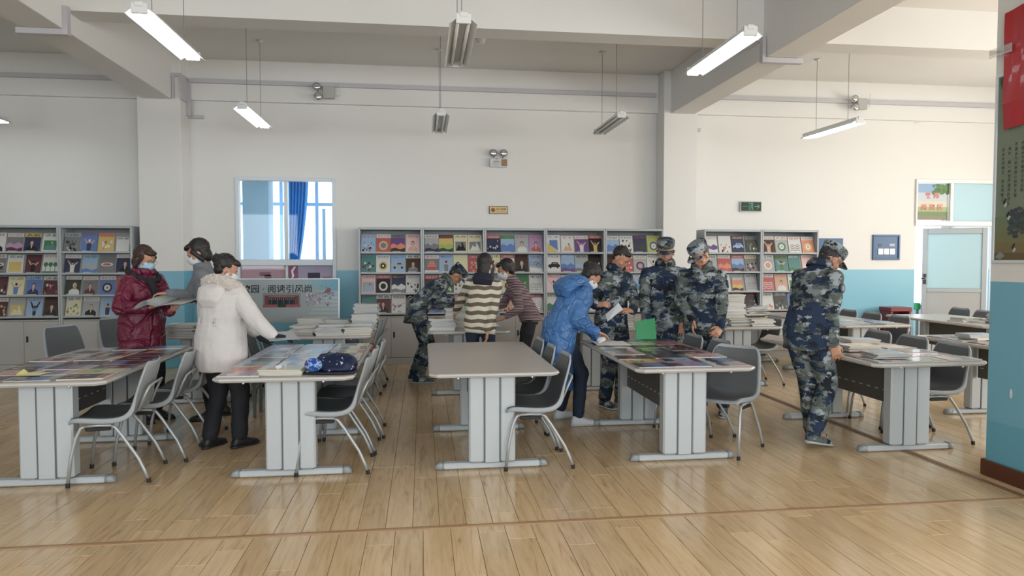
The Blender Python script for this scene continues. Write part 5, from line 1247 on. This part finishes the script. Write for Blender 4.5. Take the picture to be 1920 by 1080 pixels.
    if outfit == 'white':
        hd_ = MB(); c = N - fs*.05 + s*.0
        for i in range(11):
            a = -1.15 * math.pi / 2 + 2.3 * math.pi / 2 * i / 10; p = c + rs*math.sin(a)*.150*k - fs*(math.cos(a)*.120*k - .05) + s*.02 - s*.05*(1 - math.cos(a)); hd_.ball(p, .064*k, 10, 8)
        done(organic(hd_, 'fur_trim', FUR, root, .008, 1, .034, FURT))
        h2 = MB().loft([(N - fs*.13 - s*.22*k, rs, fs, .10*k, .04), (N - fs*.145 - s*.15*k, rs, fs, .14*k, .06), (N - fs*.12 - s*.05*k, rs, fs, .15*k, .075), (N - fs*.09 - s*.0, rs, fs, .11*k, .06)], 18)
        done(organic(h2, 'hood', WCOAT, root, .01, 4, .016))
        for sg in (-1,):
            M = Matrix.Translation(P + s*.16*k - ft*(.118*q*k - .022) + rt*.02) @ Matrix((rt, ft, s)).transposed().to_4x4()
            MB().bbox((-.12, -.012, -.035), (.10, .02, .04), .006, M=M).obj('back_flap', WCOAT, jk)
            for u_ in (-.08, .06): MB().ball(M @ V3((u_, -.014, .0)), .007, 8, 5).obj('snap_button', mat('snap metal', (.4, .4, .4), .3, .8), jk)
    if outfit in ('blue', 'maroon'):
        if outfit == 'blue':
            h2 = MB().loft([(N - fs*.13 - s*.20*k, rs, fs, .12*k, .05), (N - fs*.16 - s*.12*k, rs, fs, .165*k, .09), (N - fs*.13 - s*.03*k, rs, fs, .155*k, .10), (N - fs*.06 + s*.06, rs, fs, .11*k, .09), (N - fs*.03 + s*.09, rs, fs, .09*k, .08)], 20)
            done(organic(h2, 'hood', BLUEC, root, .01, 4, .016))
        cb = MB()
        for i in range(14):
            a = .35 + (2*math.pi - .7) * i / 13; p = N + s*.015 + rs*math.sin(a)*.088*k + fs*math.cos(a)*.085*k; cb.ball(p, (.032, .032, .040), 8, 7)
        done(organic(cb, 'collar', MAROON if outfit == 'maroon' else BLUEC, root, .008, 3, .01))
        if outfit == 'maroon':
            sc_ = MB()
            for i in range(14):
                a = 2*math.pi * i / 13; p = N - s*.005 + rs*math.sin(a)*.128*k + fs*math.cos(a)*.125*k - s*.07*max(0, math.cos(a)); sc_.ball(p, (.036, .036, .034), 8, 7)
            sc_.cap(N - s*.06 + fs*.14 + rs*.05, N - s*.24 + fs*.185 + rs*.0, .034, .034)
            done(organic(sc_, 'scarf', BLACKC, root, .008, 3, .01))
    if outfit == 'st1':
        h2 = MB().loft([(N - fs*.10 - s*.10*k, rs, fs, .10*k, .04), (N - fs*.11 - s*.04*k, rs, fs, .12*k, .06), (N - fs*.08 + s*.03, rs, fs, .10*k, .06)], 16)
        done(organic(h2, 'hood', NAVYH, root, .009, 4, .012))
        done(MB().loft([(P + down*.13*k, rt, ft, .160*q*k, .128*q*k), (P + down*.05*k, rt, ft, .170*q*k, .134*q*k)], 20).obj('shirt_hem', mat('cream shirt', srgb(220, 215, 200), .8), root, True))
    # ---- trousers and shoes
    tm = {'camo': CAMO, 'maroon': BLACKC, 'white': BLACKC, 'grey': BLACKC, 'blue': JEAN, 'st1': JEAN, 'st2': BLACKC}[outfit]
    tl = 1.34 if outfit in ('camo', 'white') else (1.22 if outfit == 'blue' else 1.)
    t_ = MB(); t_.loft([(P - up*.10*k, rt, f, .135*k, .105*k), (P - up*.0, rt, ft, .148*k, .112*k), (P + s*.08*k, rt, ft, .140*k, .105*k)], 18)
    for hp, (kk, an) in zip(hips, kn):
        t_.cap(hp, kk, .086*k*tl, .062*k*tl, 14); e_ = an + (kk - an).normalized() * .03; t_.cap(kk, e_, .060*k*tl, (.052 if outfit != 'blue' else .046)*k*tl, 14)
    done(organic(t_, 'trousers', tm, root, .011, 4, .020))
    sm_ = shoe or SHOEB
    for (kk, an), q_ in zip(kn, feet):
        fo = (f + (r * .12 if (q_ is feet[0]) else -r * .12)).normalized(); ro = V3((fo.y, -fo.x, 0)); g0 = V3((q_.x, q_.y, q_.z))
        tip = -up * min(q_.z, .06) * 1.0
        def at_(t): return g0 + fo * t + tip * max(0, (t + .06) / .25)
        so = MB().loft([(at_(-.07*k) + up*.03, ro, up, .022, .022), (at_(-.055*k) + up*.045, ro, up, .036, .045), (at_(-.02*k) + up*.055, ro, up, .041, .055), (at_(.03*k) + up*.047, ro, up, .042, .047), (at_(.08*k) + up*.035, ro, up, .046, .035), (at_(.13*k) + up*.029, ro, up, .046, .029), (at_(.17*k) + up*.024, ro, up, .036, .022), (at_(.19*k) + up*.02, ro, up, .016, .012)], 16, power=.8)
        s_o = done(so.obj('shoe', sm_, root, True)); sb = s_o.modifiers.new('s', 'SUBSURF'); sb.render_levels = 1
        sl = MB().loft([(at_(-.078*k) + up*.011, ro, up, .020, .011), (at_(-.05*k) + up*.012, ro, up, .040, .012), (at_(.05*k) + up*.011, ro, up, .042, .011), (at_(.12*k) + up*.011, ro, up, .050, .011), (at_(.175*k) + up*.011, ro, up, .040, .011), (at_(.198*k) + up*.013, ro, up, .016, .008)], 14, power=.6)
        sl.obj('sole', SOLE if sm_ is not SHOEB else SHOEB, s_o, True)
        if sm_ is SHOEW or sm_ is SHOEC:
            lc = MB()
            for t0 in (.02, .045, .07): lc.cap(at_(t0*k) + up*.096 - up*t0*.3 - ro*.022, at_((t0+.012)*k) + up*.094 - up*t0*.3 + ro*.022, .003, .003, 5)
            lc.obj('laces', mat('lace', (.6, .6, .6), .7), s_o)
    return root

def ww(px, py, Y): return tuple(w(px, py, Y))
D = (0, 0, -1)
people = []
# 1 woman in maroon coat holding an open magazine
people.append(person('woman in maroon padded coat and blue mask holding an open magazine', (-2.66, 6.95), -28, 1.66, lean=4, head=(4, 24), hands=(ww(276, 578, 6.62), ww(318, 585, 6.72)), outfit='maroon', hair='bob', mask='b', glasses=True, hairm=HAIRB,
    hand_dirs=(((.9, .1, .25), (0, 0, 1)), ((.6, -.6, .3), (0, 0, 1))), curls=(.6, .6), feet=((-2.66, 6.86), (-2.56, 7.02)), poles=((-.3, -.6, -.8), (.3, .5, -.8))))
# 2 person in grey coat, reaching left across
people.append(person('person in grey coat and white mask reaching across behind the white coat', (-1.98, 6.98), 186, 1.74, lean=14, head=(6, 30), hands=((-1.95, 7.25, 1.0), ww(316, 550, 6.74)), outfit='grey', hair='bob', mask='w',
    hand_dirs=(None, ((-1, -.1, -.05), (0, 0, -1))), curls=(.5, .7), poles=(None, (.3, 1, -.4))))
# 3 woman in white coat
people.append(person('woman in white hooded coat with fur trim and black gloves', (-1.64, 5.86), 56, 1.57, lean=6, head=(-42, 28), hands=(ww(512, 630, 5.62), ww(500, 640, 6.1)), outfit='white', hair='bun', mask='w', glasses=True, gloves=True, wide=1.02,
    hand_dirs=(((1, .1, -.15), (0, .1, -1)), None), curls=(.5, .5), feet=((-1.50, 5.84), (-1.74, 5.86)), poles=((-.5, -.3, -1), None), shoe=SHOEB))
# 4 soldier bending over the book table
people.append(person('soldier in camouflage and cap bending low over the book table', (-.10, 8.74), 2, 1.72, lean=47, neck=58, head=(0, 52), hands=((.36, 8.30, 1.06), (.40, 8.62, .98)), outfit='camo', hair='short', cap=True,
    feet=((-.06, 8.62), (-.12, 8.86)), pel=(-.08, 8.74, .93), shoe=SHOEC))
# 5 woman in brown and cream striped sweater, back to the camera
people.append(person('woman with long black hair in brown and cream striped sweater, back turned', (.59, 7.12), 78, 1.60, lean=11, side=4, head=(-8, 26), hands=(ww(914, 622, 6.98), (.34, 7.62, .92)), outfit='st1', hair='long', mask='w', 
    hand_dirs=((( -.1, -.1, -1), (-.9, .2, 0)), None), curls=(.5, .4), poles=((.3, -.8, 0), None), wide=.95, loose=.94))
# 6 woman in maroon striped sweater on the far side
people.append(person('woman in maroon and white striped sweater and mask leaning to the left', (1.22, 7.82), 178, 1.60, lean=26, neck=28, head=(0, 26), hands=((.72, 8.0, .98), ww(940, 598, 7.6)), outfit='st2', hair='tied', mask='w', feet=((1.24, 7.94), (1.20, 7.70)),
    poles=(None, (.4, -.3, -1)), hand_dirs=(None, ((-1, .1, -.3), (0, 0, -1)))))
# 7 woman in long blue quilted coat
people.append(person('woman in long shiny blue quilted coat writing at the soldiers table', (1.30, 6.36), 14, 1.62, lean=30, neck=44, head=(-10, 50), hands=(ww(1118, 622, 6.02), ww(1122, 640, 6.40)), outfit='blue', hair='bun', mask='w',
    hand_dirs=(((.9, .1, -.35), (0, 0, -1)), ((1, -.1, -.2), (0, 0, -1))), feet=((1.42, 6.20), (1.31, 6.50)), shoe=SHOEW, poles=((-.3, -.4, -1), None), pel=(1.27, 6.36, .87)))
# 8 soldier reading a sheet
people.append(person('bareheaded soldier in camouflage reading a white sheet', (1.96, 7.02), -62, 1.69, lean=8, neck=26, head=(22, 36), hands=(ww(1116, 572, 6.66), ww(1186, 583, 6.70)), outfit='camo', hair='short',
    hand_dirs=(((.75, -.3, .1), (0, .5, -.7)), ((-.6, -.4, .1), (0, .5, -.7))), feet=((1.88, 6.96), (2.08, 7.06)), shoe=SHOEC, poles=((-.6, .3, -1), (.8, .2, -1))))
# 9 soldier with green folder
people.append(person('soldier in camouflage with glasses and badged cap holding a green folder', (2.52, 6.96), -103, 1.74, lean=5, head=(-4, 18), hands=(ww(1212, 606, 6.72), ww(1279, 602, 6.72)), outfit='camo', hair='short', cap=True, glasses=True, wide=1.12,
    hand_dirs=(((.05, -.3, -1), (.9, .1, 0)), ((-.1, -.35, -1), (-.6, -.6, 0))), curls=(.7, .35), poles=((-1, .3, -.2), (1, .5, -.2)), shoe=SHOEC))
# 10 soldier with cap, head turned down to the left
people.append(person('soldier in camouflage and wristwatch looking down, cap tilted, beside the folder holder', (2.80, 6.62), -124, 1.72, lean=9, neck=26, head=(-30, 36), hands=(ww(1302, 600, 6.40), ww(1352, 620, 6.26)), outfit='camo', hair='short', cap=True, wide=1.08,
    hand_dirs=(((-.3, -.2, -1), (.8, -.3, 0)), ((-.7, -.5, -.5), (-.5, .6, -.5))), curls=(.6, .9), poles=((-1, .4, -.2), (.9, .5, -.3)), shoe=SHOEC, feet=((2.74, 6.50), (2.96, 6.46))))
# 11 lone soldier at right
people.append(person('lone soldier in camouflage and cap looking down at the right table', (3.16, 5.34), 22, 1.75, lean=17, neck=62, head=(-18, 36), hands=(ww(1562, 645, 5.16), (3.52, 5.72, .98)), outfit='camo', hair='short', cap=True, wide=1.05,
    hand_dirs=(((.35, -.05, -1), (.2, .8, 0)), None), curls=(.6, .5), poles=((-.5, -.3, -.1), None), feet=((3.16, 5.20, .05), (3.28, 5.42, .0)), shoe=SHOEC))

# things held by people
def sheet(name, pts, m_, label, cat, th=.003):
    mb = MB(); c = sum((V3(p) for p in pts), V3()) / 4; n_ = (V3(pts[1]) - V3(pts[0])).cross(V3(pts[2]) - V3(pts[1])).normalized() * th
    mb.rings([[V3(p) for p in pts], [V3(p) + n_ for p in pts]]); return tag(mb.obj(name, m_), label, cat)
PAPER = mat('paper', (.72, .73, .76), .6)
# open magazine in the maroon woman's hands
A0, A1 = V3(ww(252, 580, 6.50)), V3(ww(342, 572, 6.56))
mb = MB()
def leaf(p0, dx, dy, bow, col, y_=0.):
    V = []; n = 8
    for i in range(n + 1):
        t0 = i / n
        for s_ in (0, 1): V.append(p0 + dx * t0 + dy * s_ + V3((0, 0, bow * math.sin(math.pi * min(t0 * .9 + .1, 1)) + y_)))
    mb.add(V, [(2*i, 2*i+2, 2*i+3, 2*i+1) for i in range(n)], 0, col)
sp = A0 + (A1 - A0) * .45; dyv = V3((.10, .24, .05))
for i in range(5): leaf(sp, (A0 - sp) * (1 + .02 * i), dyv, .035 + i * .007, srgb(205, 205, 200) if i % 2 else srgb(160, 170, 170), -.006 + i*.003)
leaf(sp, A1 - sp, dyv, .008, srgb(70, 45, 50)); leaf(sp, (A1 - sp) * .97, dyv * .96, .012, srgb(170, 165, 165), .004)
o = tag(mb.obj('open_magazine', PRINTM, smooth=True), 'open magazine held by the woman in maroon coat', 'magazine'); o.modifiers.new('t', 'SOLIDIFY').thickness = .0015
sheet('held_magazine', [ww(505, 640, 5.52), ww(562, 636, 5.56), ww(548, 622, 5.80), ww(506, 624, 5.78)], mat('grey cover', srgb(150, 150, 152), .35), 'grey magazine held low by the woman in white coat', 'magazine', .006)
sheet('paper_sheet', [ww(1139, 603, 6.50), ww(1168, 580, 6.52), ww(1160, 568, 6.60), ww(1135, 590, 6.60)], PAPER, 'white printed sheet in the bareheaded soldier hands', 'paper', .002)
mb = MB(); c0 = V3(ww(1147, 592, 6.497)); mb.tube([c0 + V3((.006*math.cos(a), -.002, .006*math.sin(a))) for a in [j*.9 for j in range(8)]], .003, 5)
sheet('folder', [ww(1192, 603, 6.60), ww(1228, 596, 6.62), ww(1231, 636, 6.58), ww(1193, 637, 6.56)], GREENP, 'green plastic folder in the badged soldier hand', 'folder', .006)
t = empty('wrist_watch', (0, 0, 0), label='silver watch on the wrist of the tilted cap soldier', cat='watch')
wc = V3(ww(1357, 609, 6.28)); 
MB().loft([(wc + V3((-.006, -.004, -.004)), (.7, -.3, .6), (.2, .95, .2), .040, .036), (wc + V3((.008, .006, .006)), (.7, -.3, .6), (.2, .95, .2), .041, .037)], 18).obj('watch_band', CHROME, t, True)
MB().ball(wc + V3((-.01, -.038, .006)), (.017, .006, .017), 12, 6).obj('watch_face', mat('watch face', (.55, .55, .5), .2), t, True)
sheet('paper_sheet', [(1.56, 6.02, .768), (1.86, 5.98, .768), (1.88, 6.30, .768), (1.58, 6.32, .768)], PAPER, 'white sheet under the blue coat woman hand', 'paper', .003)
tag(MB().loft([((1.62, 6.16, .775), (1, .1, 0), (0, 0, 1), .02, .004), ((1.64, 6.2, .80), (1, .1, 0), (0, 1, .2), .05, .035), ((1.65, 6.21, .82), (1, .1, 0), (0, 1, .2), .03, .02)], 12, power=1.4).obj('tissue', PAPER, smooth=True), 'crumpled white tissue by the blue coat woman hand', 'tissue')
g = MB(); hand(g, V3((2.66, 6.02, .80)), V3((.9, -.2, -.3)), V3((0, 0, -1)), 1.05, .5, 1)
tag(organic(g, 'glove', GLOVE, None, .006, 2), 'empty black glove lying on the chair back near the tilted cap soldier', 'glove')
sheet('newspaper', [ww(1428, 636, 5.75), ww(1490, 646, 5.70), ww(1492, 636, 6.0), ww(1440, 628, 6.05)], mat('newsprint', srgb(165, 155, 150), .8), 'folded newspaper held by the lone soldier', 'newspaper', .008)

g0 = w(452, 884, 5.05)
mb = MB(); V = [(g0.x + a, g0.y + b, .004 + c) for a, b, c in ((-.05, -.02, 0), (.0, -.03, .012), (.05, -.02, .0), (.07, .01, .008), (.01, .03, .014), (-.04, .02, .004))]
mb.add(V, [(0, 1, 4, 5), (1, 2, 3, 4)]); o = tag(mb.obj('paper_scrap', PAPER), 'crumpled white paper scrap on the floor left of the bag table leg', 'paper'); o.modifiers.new('t', 'SOLIDIFY').thickness = .002
mb = MB(); p = V3((-2.62, 5.0, .7665)); mb.add([p + V3(q_) for q_ in ((-.08, -.05, 0), (.07, -.06, .0), (.09, .06, 0), (-.06, .07, 0), (-.05, .0, .035))], [(0, 1, 2, 3), (0, 4, 3)])
o = tag(mb.obj('folded_flyer', mat('pale yellow paper', srgb(225, 220, 165), .6)), 'pale yellow flyer with a lifted corner on the far left front table', 'flyer'); o.modifiers.new('t', 'SOLIDIFY').thickness = .001
